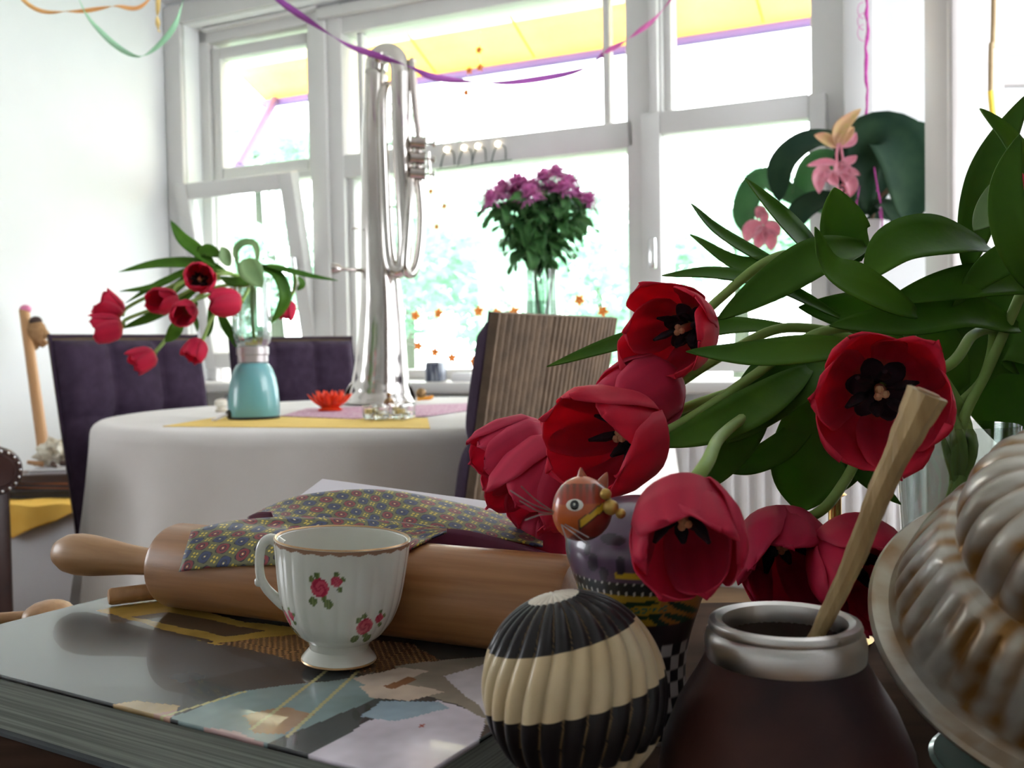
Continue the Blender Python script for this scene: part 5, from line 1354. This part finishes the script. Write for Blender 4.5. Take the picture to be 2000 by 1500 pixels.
# ---------------------------------------------------------------- carved melon box of black horn and bone
mat('eye_black', (0.008, 0.01, 0.012), rough=.15, coat=.5)
mat('carved', (1, 1, 1), (.90, .88, .84), attr=True, rough=0.28, spec=.3, scale=40)
MD = .435; mc = P(1122, 1343, MD)
MRX, MRZ = .0395, .0420
ml = thing('carved_box', 'melon-shaped carved box with black and cream spiral ribs', 'box', (mc.x, mc.y, SBZ))
Mm = Matrix.Translation(mc) @ Matrix.Rotation(-math.radians(12), 4, 'Y') @ Matrix.Rotation(math.radians(-2), 4, 'X')
NL = 24; n1, n2 = 110, 480
tops = [0, 15.5, 54, 90, 126, 160, 181]
for si in range(6):
    rows = []; cols = []; m_n = max(8, int(n1 * (tops[si + 1] - tops[si]) / 180))
    dark = si % 2 == 1
    for i in range(m_n + 1):
        th = math.radians(min(179.8, max(.2, lerp(tops[si], tops[si + 1], i / m_n)))); row = []; cl = []
        for j in range(n2):
            ph = 2 * PI * j / n2; td = math.degrees(th); tw = ph * NL + (.07 * td if td < 50 else 3.5 + .17 * (td - 50))
            lobe = abs(math.sin(tw / 2)); g = math.sin(th) ** .7
            bump_ = (lobe ** .55 - .7) * .0034 * min(1, g * 1.4)
            rx = (MRX + bump_) * math.sin(th) ** .95; z = (MRZ + bump_ * .5) * math.cos(th)
            row.append(Mm @ Vector((rx * math.cos(ph), rx * math.sin(ph), z)))
            if dark: cl.append((.30, .20, .10) if lobe < .07 else (.016, .014, .016))
            else:
                k = .8 + .2 * lobe; st = .5 + .5 * noise.noise(Vector((ph * 2.2, th * 1.5, 3)))
                cl.append((.66 * k, lerp(.57, .48, st) * k, lerp(.40, .26, st) * k) if si else (.74 * k, .68 * k, .58 * k))
        rows.append(row); cols.append(cl)
    MB().grid(rows, cu=True, cols=cols).build('ivory_band' if not dark else 'horn_band', 'carved', ml, angle=0)

MB().lathe([(.001, SBZ + .0006), (.026, SBZ + .0006), (.028, SBZ + .006), (.018, SBZ + .014), (.016, mc.z - MRZ - .006), (.022, mc.z - MRZ + .004), (.001, mc.z - MRZ + .006)], 40, Matrix.Translation((mc.x, mc.y, 0))).build('foot', 'eye_black', ml)
# ---------------------------------------------------------------- mate gourd with silver rim and cane stick
mat('gourd_skin', (0.060, 0.022, 0.018), (0.018, 0.008, 0.011), rough=0.5, spec=.3, scale=16, bump=.25, bscale=60)
mat('rim_silver', (0.62, 0.60, 0.58), (0.50, 0.48, 0.46), rough=0.30, metal=1.0, scale=20, bump=.1, bscale=80)
mat('gourd_inside', (0.035, 0.018, 0.014), (0.05, 0.03, 0.02), rough=.7, scale=60)
GD = .44; gp = P(1532, 1212, GD); gz = gp.z - SBZ; Mg = Matrix.Translation((gp.x, gp.y, SBZ + .0005))
go_ = thing('mate_gourd', 'dark brown gourd cup with wide silver rim', 'gourd', (gp.x, gp.y, SBZ))
k = GD / F
MB().lathe([(.001, 0), (.036, .0), (.048, .008), (.0550, .022), (.0565, .036), (.0540, .052), (.0470, .069), (.0385, .083), (.0322, gz - .012), (.0305, gz - .004)], 72, Mg).build('bowl', 'gourd_skin', go_)
MB().lathe([(.0325, gz - .0185), (.0338, gz - .0190), (.0346, gz - .0150), (.0349, gz - .0090), (.0340, gz - .0055), (.0326, gz - .0040), (.0332, gz - .0022), (.0325, gz - .0002), (.0300, gz + .0006), (.0272, gz - .0006), (.0262, gz - .004), (.0268, gz - .012)], 72, Mg).build('silver_rim', 'rim_silver', go_)
MB().lathe([(.0268, gz - .006), (.0262, gz - .012), (.0262, gz - .024), (.024, gz - .026), (.001, gz - .026)], 48, Mg).build('inside', 'gourd_inside', go_)
mat('cane', (0.44, 0.31, 0.14), (0.30, 0.19, 0.08), rough=.5, scale=14, stretch=(10, 10, 1), bump=.5, bscale=40)
sb_ = P(1585, 1262, GD + .004); stp = P(1812, 768, .415)
sk = thing('cane_stick', 'pale cane drinking stick standing in the gourd', 'stick', sb_)
n = 40; pts = spline([sb_, sb_.lerp(stp, .33) + CR * .0012, sb_.lerp(stp, .66) - CR * .001, stp], n)
rnd = random.Random(2)
MB().tube(pts, [lerp(.0032, .0062, (i / 39) ** .8) * (1 + .06 * rnd.uniform(-1, 1)) + (.0022 * max(0, (i - 30) / 9)) for i in range(n)], 9).build('shaft', 'cane', sk, angle=25)
ax = (stp - pts[-3]).normalized()
MB().tube([stp + ax * .0003, stp + ax * .0008], [.0052, .0050], 9).build('cut_end', 'beech_light', sk, angle=25)

# ---------------------------------------------------------------- tin pudding mould resting on a bowl
mat('old_tin', (1, 1, 1), (.72, .66, .55), attr=True, rough=0.36, metal=.55, scale=22, bump=.25, bscale=70)
mat('teal_glaze', (0.16, 0.28, 0.26), (0.22, 0.34, 0.30), rough=.2, scale=10, coat=.4)
MOD = .445; moc = P(2112, 1232, MOD); maxis = camdir(-.08, .80, .58); RM = .0885
mo = thing('pudding_mould', 'rust-stained fluted tin pudding mould tilted towards the tulips', 'mould', moc - maxis * .002)
Mo = frame(moc, maxis, CR)
def tin(a, r, z):
    n_ = noise.noise(Vector((math.cos(a) * r * 45, math.sin(a) * r * 45, z * 45))) + .6 * noise.noise(Vector((math.cos(a) * r * 140, math.sin(a) * r * 140, z * 140)))
    val = math.cos(a * 40) if z < .047 else math.cos(a * 26)
    k = max(0, min(1, .42 + n_ * .8 - .38 * val * (1 if .004 < z < .09 else 0) - .10))
    return (lerp(.50, .28, k), lerp(.49, .145, k), lerp(.45, .040, k))
def flm(a, r, z):
    if .006 < z < .044: return r + .0042 * (abs(math.cos(a * 20)) ** .6 - .5) * math.sin(PI * (z - .006) / .038) ** .4
    if .047 < z < .088: return r + .0048 * (abs(math.cos(a * 13)) ** .6 - .5) * math.sin(PI * (z - .047) / .041) ** .4
    return r
fl_ = [(RM - .001, -.004), (RM + .0012, -.0035), (RM + .002, -.001), (RM + .0005, .001), (RM - .002, .0008), (RM - .007, .001)]
MB().lathe(fl_, 160, Mo, None, tin).build('flange', 'old_tin', mo)
lo_ = [(RM - .007, .001), (RM - .009, .004)] + [(lerp(RM - .0095, .0665, (i / 16) ** 1.1), lerp(.006, .044, i / 16)) for i in range(17)] + [(.0640, .0455)]
MB().lathe(lo_, 360, Mo, flm, tin).build('lower_tier', 'old_tin', mo, angle=60)
up_ = [(.0640, .0455), (.0605, .0465)] + [(.030 + .0295 * math.cos(PI / 2 * (i / 18) ** 1.25), lerp(.047, .088, math.sin(PI / 2 * i / 18))) for i in range(19)] + [(.020, .0895), (.012, .088), (.001, .087)]
MB().lathe(up_, 360, Mo, flm, tin).build('upper_tier', 'old_tin', mo, angle=60)
low = moc + (-CU * .87 + -CF * -.49) * 0
zlow = min((Mo @ Vector((RM * math.cos(a), RM * math.sin(a), -.003))).z for a in [i * PI / 30 for i in range(60)])
bwz = zlow - SBZ
bc_ = Vector((moc.x - .012, moc.y - .020, SBZ + .0005))
bo = thing('glazed_bowl', 'small teal glazed bowl under the tin mould', 'bowl', bc_)
MB().lathe([(.001, 0), (.030, 0), (.032, .006), (.050, max(.012, bwz * .55)), (.060, max(.02, bwz - .002)), (.058, max(.02, bwz - .001)), (.046, max(.014, bwz * .6)), (.001, .010)], 48, Matrix.Translation(bc_)).build('bowl_wall', 'teal_glaze', bo)

# ---------------------------------------------------------------- painted wooden cat
mat('cat_paint', (1, 1, 1), attr=True, rough=0.28, coat=.5)
mat('gold_bead', (0.55, 0.38, 0.10), (0.40, 0.24, 0.05), rough=.3, metal=.4, scale=60)
mat('whisker', (0.30, 0.28, 0.28), rough=.3, metal=.8)
mat('eye_white', (0.85, 0.85, 0.78), rough=.2, coat=.5)
mat('eye_black', (0.008, 0.01, 0.012), rough=.15, coat=.5)
KD = .505; kk = KD / F; cp_ = P(1252, 1080, KD); ct = thing('painted_cat', 'painted wooden cat ornament with orange face, wire whiskers and striped body', 'ornament', (cp_.x, cp_.y, SBZ))
def ctz(y): return cp_.z + (1080 - y) * kk
zz_ = [(1428, 88), (1400, 96), (1330, 84), (1260, 88), (1190, 108), (1130, 130), (1070, 147), (1030, 138), (995, 105), (975, 60), (968, 4)]
pf_ = spline([(r * kk, 0, ctz(y)) for y, r in zz_], 150)
pf_ = [(max(.0004, q.x), max(q.z, SBZ + .0006)) for q in pf_]
def catcol(a, r, z):
    y = 1080 + (cp_.z - z) / kk; dx = math.sin(a + PI / 2) * r / kk; x = 1252 + math.cos(a) * r / kk
    front = math.sin(a) < .3
    if y < 1108:
        for mx, my, rx, ry in ((1150, 1075, 9, 18), (1168, 1095, 8, 16), (1197, 1075, 9, 18), (1230, 1075, 9, 18), (1262, 1075, 9, 18), (1185, 1030, 22, 10), (1240, 1035, 20, 9), (1140, 1050, 6, 14)):
            if ((x - mx) / rx) ** 2 + ((y - my) / ry) ** 2 < 1 and front: return (.035, .025, .04)
        if 1089 < y < 1101 and 1188 < x < 1330: return (.55, .36, .02)
        if x < 1112: return (.06, .10, .14)
        return (.10, .06, .105)
    if y < 1133:
        if abs(y - 1112) < 2.2 or abs(y - 1130) < 2.2: return (.60, .58, .55) if math.sin(a * 55) > .1 else (.01, .012, .014)
        return (.010, .014, .016)
    if y < 1196:
        for mx, my, rx, ry, t in ((1230, 1150, 40, 5, -.1), (1245, 1176, 34, 4, -.1), (1150, 1150, 8, 22, .3), (1135, 1148, 6, 18, -.4), (1320, 1165, 40, 7, .5), (1310, 1185, 34, 7, .4), (1280, 1195, 36, 7, .6)):
            ux, uy = x - mx, y - my; px_, py_ = ux * math.cos(t) + uy * math.sin(t), -ux * math.sin(t) + uy * math.cos(t)
            if (px_ / rx) ** 2 + (py_ / ry) ** 2 < 1 and front: return (.01, .05, .025)
        for q in range(6):
            rr2 = math.hypot(x - (1215 + 13 * q), y - 1165 + q)
            if 3 < rr2 < 5.5 and front: return (.02, .16, .12)
        return (.46, .29, .03) if x < 1270 else (.40, .16, .03)
    if y < 1236: return (.03, .016, .02)
    return (.55, .53, .52) if (int((y - 1236) / 26) + int(a / (PI / 12) + 40)) % 2 else (.01, .01, .012)
MB().lathe(pf_, 220, Matrix.Translation((cp_.x, cp_.y, 0)), None, catcol).build('body', 'cat_paint', ct, angle=0)
HDp = KD - .054; kh2 = HDp / F; hc = P(1138, 990, HDp)
rows = []; cols = []; nh = 60
for i in range(nh + 1):
    th = -PI / 2 + PI * i / nh; row = []; cl = []
    for j in range(90):
        a = 2 * PI * j / 90; n_ = Vector((math.cos(a) * math.cos(th), math.sin(a) * math.cos(th), math.sin(th)))
        dirn = CR * n_.x + CU * n_.z + CF * n_.y
        rr = 60 * (1 - .05 * n_.z) * (1 + .10 * max(0, -n_.x) * max(0, -n_.z))
        p = hc + (CR * n_.x * .98 + CU * n_.z * 1.05 + CF * n_.y * .8) * rr * kh2
        X, Y = proj(p); row.append(p)
        c = (.50, .10, .015)
        t = noise.noise(Vector((X * .03, Y * .03, 0)))
        if Y < 985: c = (lerp(.42, .10, max(0, min(1, (985 - Y) / 55 + .25 * math.sin(X * .5)))), .045, .02)
        if Y < 945: c = (.50, .13, .045)
        gl = 1000 + (1165 - X) * .75
        if n_.y < 0:
            if abs(Y - gl) < 7 and X > 1135: c = (.62, .40, .03)
            elif abs(Y - gl) < 10 and X > 1130: c = (.03, .02, .02)
            elif Y > gl + 10: c = (.20, .03, .02)
        cl.append(c)
    rows.append(row); cols.append(cl)
MB().grid(rows, cu=True, cols=cols).build('head', 'cat_paint', ct, angle=0)
def cone_ear(bx_, by_, tx, ty, w):
    p0 = P(bx_, by_, HDp + .004); p1 = P(tx, ty, HDp + .002); e = MB().tube([p0, p0.lerp(p1, .5), p0.lerp(p1, .85), p1], [w * kh2, w * .62 * kh2, w * .25 * kh2, .4 * kh2], 14)
    e.c = [(.42, .12, .06)] * len(e.v); e.build('ear', 'cat_paint', ct)
cone_ear(1138, 950, 1134, 912, 16); cone_ear(1172, 955, 1186, 922, 16)
# eye: flat ellipses hugging the head's front
er = hc + CR * (-18 * kh2) + CU * (9 * kh2) - CF * (60 * .8 * kh2 * .93)
def eyedisc(name, m_, rx, rz, off, parent, dx=0, dz=0):
    nrm = (CR * -.30 + CU * .15 - CF).normalized(); xx = (CR - nrm * CR.dot(nrm)).normalized(); yy = nrm.cross(xx)
    if yy.dot(CU) < 0: yy = -yy
    c0 = er + nrm * off * kh2 + xx * dx * kh2 + yy * dz * kh2; rows = []
    for i in range(5):
        r = 1 - i / 4; rows.append([c0 + (xx * math.cos(2 * PI * j / 28) * rx * max(r, .02) + yy * math.sin(2 * PI * j / 28) * rz * max(r, .02) * (1 if abs(math.cos(2 * PI * j / 28)) < .9 else .9) + nrm * (2.5 * math.sqrt(1 - r * r))) * kh2 for j in range(28)])
    return MB().grid(rows, cu=True).build(name, m_, parent)
ey = eyedisc('eye', 'eye_white', 17, 11.5, 1.0, ct)
eyedisc('iris', 'eye_black', 9.5, 9.5, 2.6, ey); eyedisc('glint', 'eye_white', 2.2, 2.6, 4.8, ey, 0, 1)
for a, m_, c in (((1082, 1000), (1040, 985), (996, 958)), ((1082, 1000), (1045, 975), (1018, 950)), ((1080, 1003), (1050, 998), (1015, 978)), ((1080, 1004), (1055, 1006), (1025, 1016)),
                 ((1096, 1024), (1118, 1040), (1146, 1062)), ((1096, 1024), (1105, 1050), (1112, 1082)), ((1100, 1022), (1125, 1036), (1150, 1050))):
    dd = HDp - .021
    MB().tube(spline([P(*a, dd + .015), P(*m_, dd + .004), P(*c, dd)], 14), 1.25 * kh2, 6).build('whisker', 'whisker', ct)
for x, y, r in ((1183, 965, 11), (1193, 991, 15), (1212, 1003, 10)):
    MB().ball(P(x, y, HDp - .012), r * kh2, 18).build('bead', 'gold_bead', ct)

# ---------------------------------------------------------------- brass candlestick, stick and spoon
mat('brass', (0.55, 0.36, 0.12), (0.45, 0.28, 0.08), rough=.25, metal=1.0, scale=20)
bs = P(1630, 940, .76); kbz = .76 / F
cs = thing('brass_knob_stand', 'small brass stand with a round knob behind the tulips', 'stand', (bs.x, bs.y, SBZ))
hz2 = bs.z - SBZ
MB().lathe([(.001, .0005), (.026, .0005), (.028, .004), (.012, .010), (.006, .018), (.005, hz2 * .5), (.008, hz2 * .55), (.005, hz2 * .6), (.005, hz2 - .012), (.009, hz2 - .010), (.004, hz2 - .006)], 28, Matrix.Translation((bs.x, bs.y, SBZ))).build('stem', 'brass', cs)
MB().ball(bs, 18 * kbz, 20).build('knob', 'brass', cs)
p0, p1 = PZ(212, 1166, BKZ + .0072), PZ(420, 1140, BKZ + .0072)
ws2 = thing('wooden_dowel', 'thin pale wooden dowel lying on the book behind the rolling pin', 'dowel', p0)
dv = (p1 - p0).normalized()
MB().tube([p0 - dv * .0005, p0, p0 + dv * .002, p0 + dv * .05, p0 + dv * .10], [.003, .0055, .0066, .0066, .0066], 14).build('shaft', 'beech_light', ws2)
MB().tube([p0 + dv * .10, p0 + dv * .106], [.0066, .004], 14).build('end_cap', 'beech', ws2)
sp0 = PZ(95, 1196, SBZ + .016)
wsn = thing('wooden_spoon', 'pale wooden spoon lying on the sideboard behind the picture book', 'spoon', (sp0.x, sp0.y, SBZ))
MB().ball(Vector((sp0.x, sp0.y, SBZ + .0135)), .020, 20, (1.0, 1.25, .62)).build('spoon_head', 'beech_light', wsn)
MB().tube([Vector((sp0.x - .015, sp0.y, SBZ + .012)), Vector((sp0.x - .10, sp0.y + .005, SBZ + .007)), Vector((sp0.x - .18, sp0.y + .01, SBZ + .006))], [.006, .005, .0055], 10).build('handle', 'beech_light', wsn)

# ---------------------------------------------------------------- big tulips in a glass vase
VX, VDp = 1868, .67; vb = P(VX, 830, VDp); tv = thing('tulip_vase', 'clear glass vase holding the big red tulips behind the tin mould', 'vase', (vb.x, vb.y, SBZ))
vh2 = vb.z - SBZ; Mv = Matrix.Translation((vb.x, vb.y, SBZ + .0005))
MB().lathe([(.001, 0), (.032, 0), (.034, .004), (.035, vh2 * .5), (.040, vh2), (.0385, vh2), (.0335, vh2 * .5), (.031, .010), (.001, .010)], 48, Mv).build('glass', 'vase_glass', tv)
MB().lathe([(.001, .011), (.0305, .011), (.0333, vh2 * .55), (.001, vh2 * .55)], 40, Mv).build('water', 'vase_water', tv)
GT = 'big tulips in the glass vase'
def vend(i): 
    a = i * 2.4
    return [(VX + 22 * math.cos(a), 835, VDp + .012 * math.sin(a)), (VX - 18 * math.cos(a), 1000, VDp - .010 * math.sin(a)), (VX - 12 * math.cos(a), 1090, VDp - .006 * math.sin(a))]
LF = (0, .35, .9)
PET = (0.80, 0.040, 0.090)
tulip('tulip', (1318, 648, .66), (-.50, -.18, .82), .0600, .62, [(1412, 578, .69), (1490, 515, .68), (1560, 498, .68), (1660, 540, .68), (1780, 660, .67)] + vend(0),
      [([(1690, 478, .69), (1600, 500, .66), (1500, 560, .655), (1400, 625, .66)], 66, (.3, .5, .8)), ([(1610, 530, .70), (1575, 480, .69), (1525, 425, .68), (1455, 348, .68)], 66, (.5, .5, .7)),
       ([(1560, 540, .72), (1480, 500, .72), (1400, 450, .72), (1350, 398, .72)], 34, (.4, .6, .7))],
      'wide-open red tulip with black stamens, highest of the big bunch', GT, roll=.3, core=True, col=PET, splay=[.95, .55, .6, .9, .5, 1.0], curls=[0, .1, 0, 0, .2, 0])
tulip('tulip', (1248, 775, .665), (-.72, -.30, .35), .060, .12, [(1330, 745, .68), (1420, 690, .69), (1540, 640, .69), (1700, 680, .68)] + vend(1),
      [([(1540, 640, .69), (1400, 640, .72), (1230, 665, .72), (1068, 716, .72)], 46, (0, .7, .7)), ([(1640, 500, .71), (1560, 515, .71), (1450, 520, .71), (1348, 458, .71)], 48, (.2, .6, .7))],
      'closed red tulip tucked between the two open ones', GT, roll=.8, col=(0.74, 0.050, 0.12))
tulip('tulip', (1192, 855, .600), (-.70, -.05, .70), .0690, .55, [(1302, 842, .63), (1390, 790, .64), (1470, 735, .65), (1600, 650, .66), (1720, 660, .67)] + vend(2),
      [([(1580, 720, .66), (1480, 790, .63), (1380, 840, .62), (1275, 872, .62)], 68, (.1, .6, .8)), ([(1640, 690, .68), (1560, 720, .66), (1480, 790, .65), (1420, 865, .65)], 105, (-.2, .4, .9))],
      'half-open red tulip with dark stamens just above the painted cat', GT, roll=.1, core=True, col=PET, splay=[.5, .35, .55, .45, .6, .4])
tulip('tulip', (1003, 882, .71), (-.82, -.35, .25), .056, .30, [(1062, 855, .72), (1150, 850, .73), (1300, 820, .72), (1500, 760, .70), (1700, 720, .69)] + vend(3),
      [([(1640, 620, .70), (1520, 560, .70), (1400, 535, .69), (1293, 538, .69)], 36, (0, .7, .7))],
      'red tulip reaching farthest out towards the white table', GT, roll=.5, col=(0.74, 0.055, 0.13))
tulip('tulip', (1062, 940, .68), (-.60, -.70, .30), .064, .28, [(1130, 880, .69), (1250, 830, .70), (1450, 760, .70), (1680, 720, .69)] + vend(4),
      [([(1600, 800, .70), (1530, 870, .69), (1460, 908, .69), (1395, 915, .69)], 46, (.1, .6, .8))],
      'red tulip drooping behind the cat whiskers', GT, roll=.2, col=(0.74, 0.050, 0.12))
tulip('tulip', (1062, 1072, .70), (-.10, -.97, .20), .052, .22, [(1085, 985, .71), (1160, 890, .71), (1300, 820, .71), (1600, 740, .70)] + vend(5), [],
      'red tulip hanging head-down between necktie and cat', GT, roll=.9, col=(0.74, 0.050, 0.12))
tulip('tulip', (1338, 1040, .432), (-.08, -.46, .86), .0512, .42, [(1380, 905, .47), (1410, 850, .57), (1480, 800, .65), (1620, 740, .66), (1740, 720, .67)] + vend(6),
      [([(1700, 700, .67), (1640, 820, .68), (1580, 920, .69), (1560, 1000, .70)], 150, (-.3, .3, .9)), ([(1500, 790, .66), (1450, 860, .66), (1380, 930, .66), (1330, 940, .66)], 50, (0, .4, .9))],
      'large red tulip bowing over the back of the cat', GT, roll=0.5, core=True, col=(0.72, 0.040, 0.10), splay=[.5, .3, .35, .5, .3, .5], curls=[.2, 0, 0, .25, 0, .1])
tulip('tulip', (1532, 1085, .60), (-.05, -.40, .85), .060, .38, [(1600, 1000, .63), (1650, 940, .65), (1690, 870, .66), (1760, 800, .67)] + vend(7),
      [([(1720, 830, .68), (1660, 880, .67), (1690, 930, .66), (1760, 985, .66)], 44, (.3, .3, .9))],
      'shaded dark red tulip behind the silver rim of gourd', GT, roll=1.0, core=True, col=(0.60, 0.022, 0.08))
tulip('tulip', (1682, 1112, .565), (.02, -.30, .92), .0640, .45, [(1700, 1010, .60), (1720, 930, .63), (1780, 850, .66)] + vend(8),
      [([(1740, 740, .69), (1680, 800, .70), (1640, 860, .70), (1600, 960, .70)], 120, (-.2, .3, .9))],
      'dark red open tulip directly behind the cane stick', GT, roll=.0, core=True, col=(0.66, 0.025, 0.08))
tulip('tulip', (1722, 772, .565), (-.30, -.12, .92), .0690, .80, [(1850, 715, .61), (1900, 655, .64), (1940, 650, .67), (1920, 740, .68)] + vend(9),
      [([(1690, 676, .60), (1580, 683, .59), (1460, 692, .59), (1340, 686, .59)], 52, (0, .5, .85)), ([(1990, 640, .66), (1880, 605, .64), (1760, 625, .63), (1620, 636, .63)], 78, (0, .5, .85)),
       ([(1790, 612, .62), (1690, 560, .60), (1618, 520, .60), (1592, 443, .60)], 74, (.6, .3, .75)), ([(1690, 500, .69), (1655, 470, .69), (1640, 420, .69), (1630, 366, .69)], 84, (.1, .2, .95))],
      'largest red tulip, spread wide open beside the cane stick', GT, roll=.35, core=True, col=PET, splay=[1.0, .6, .75, 1.05, .65, .9], curls=[.1, .3, 0, .1, 0, .2])
tulip('tulip', (2080, 330, .62), (.6, .7, .2), .06, .3, [(2060, 420, .63), (2000, 560, .65), (1930, 720, .67)] + vend(10),
      [([(1930, 480, .66), (1850, 462, .63), (1750, 480, .62), (1688, 548, .62)], 92, (.0, .6, .8)), ([(2060, 560, .66), (1950, 548, .64), (1840, 562, .63), (1725, 592, .63)], 66, (0, .5, .85)),
       ([(2060, 420, .62), (2000, 320, .61), (1960, 262, .61), (1914, 212, .61)], 68, (.5, .4, .8)), ([(1890, 520, .70), (1915, 400, .69), (1945, 300, .69), (2010, 180, .69)], 62, (-.4, .2, .9)),
       ([(2010, 560, .58), (1975, 460, .57), (1965, 360, .57), (1992, 262, .57)], 56, (-.3, .1, .95)), ([(2020, 330, .63), (1970, 370, .62), (1930, 420, .62), (1902, 450, .62)], 54, (-.3, .5, .8), {'m': 'tulip_leaf_pale'}),
       ([(2050, 450, .62), (1990, 490, .62), (1920, 535, .63), (1860, 600, .64)], 50, (.3, .4, .8)), ([(2060, 700, .70), (1980, 640, .71), (1900, 680, .72), (1850, 780, .72)], 150, (0, .2, .95)),
       ([(2040, 900, .72), (1980, 780, .72), (1920, 700, .72), (1900, 600, .72)], 140, (-.2, .1, .95)), ([(1880, 760, .70), (1800, 660, .71), (1700, 620, .71), (1560, 600, .71)], 110, (0, .4, .9)),
       ([(1860, 780, .71), (1760, 700, .71), (1640, 690, .71), (1480, 700, .71)], 110, (0, .4, .9))],
      'red tulip of the big bunch rising beside the white post', GT, roll=.2, col=PET)
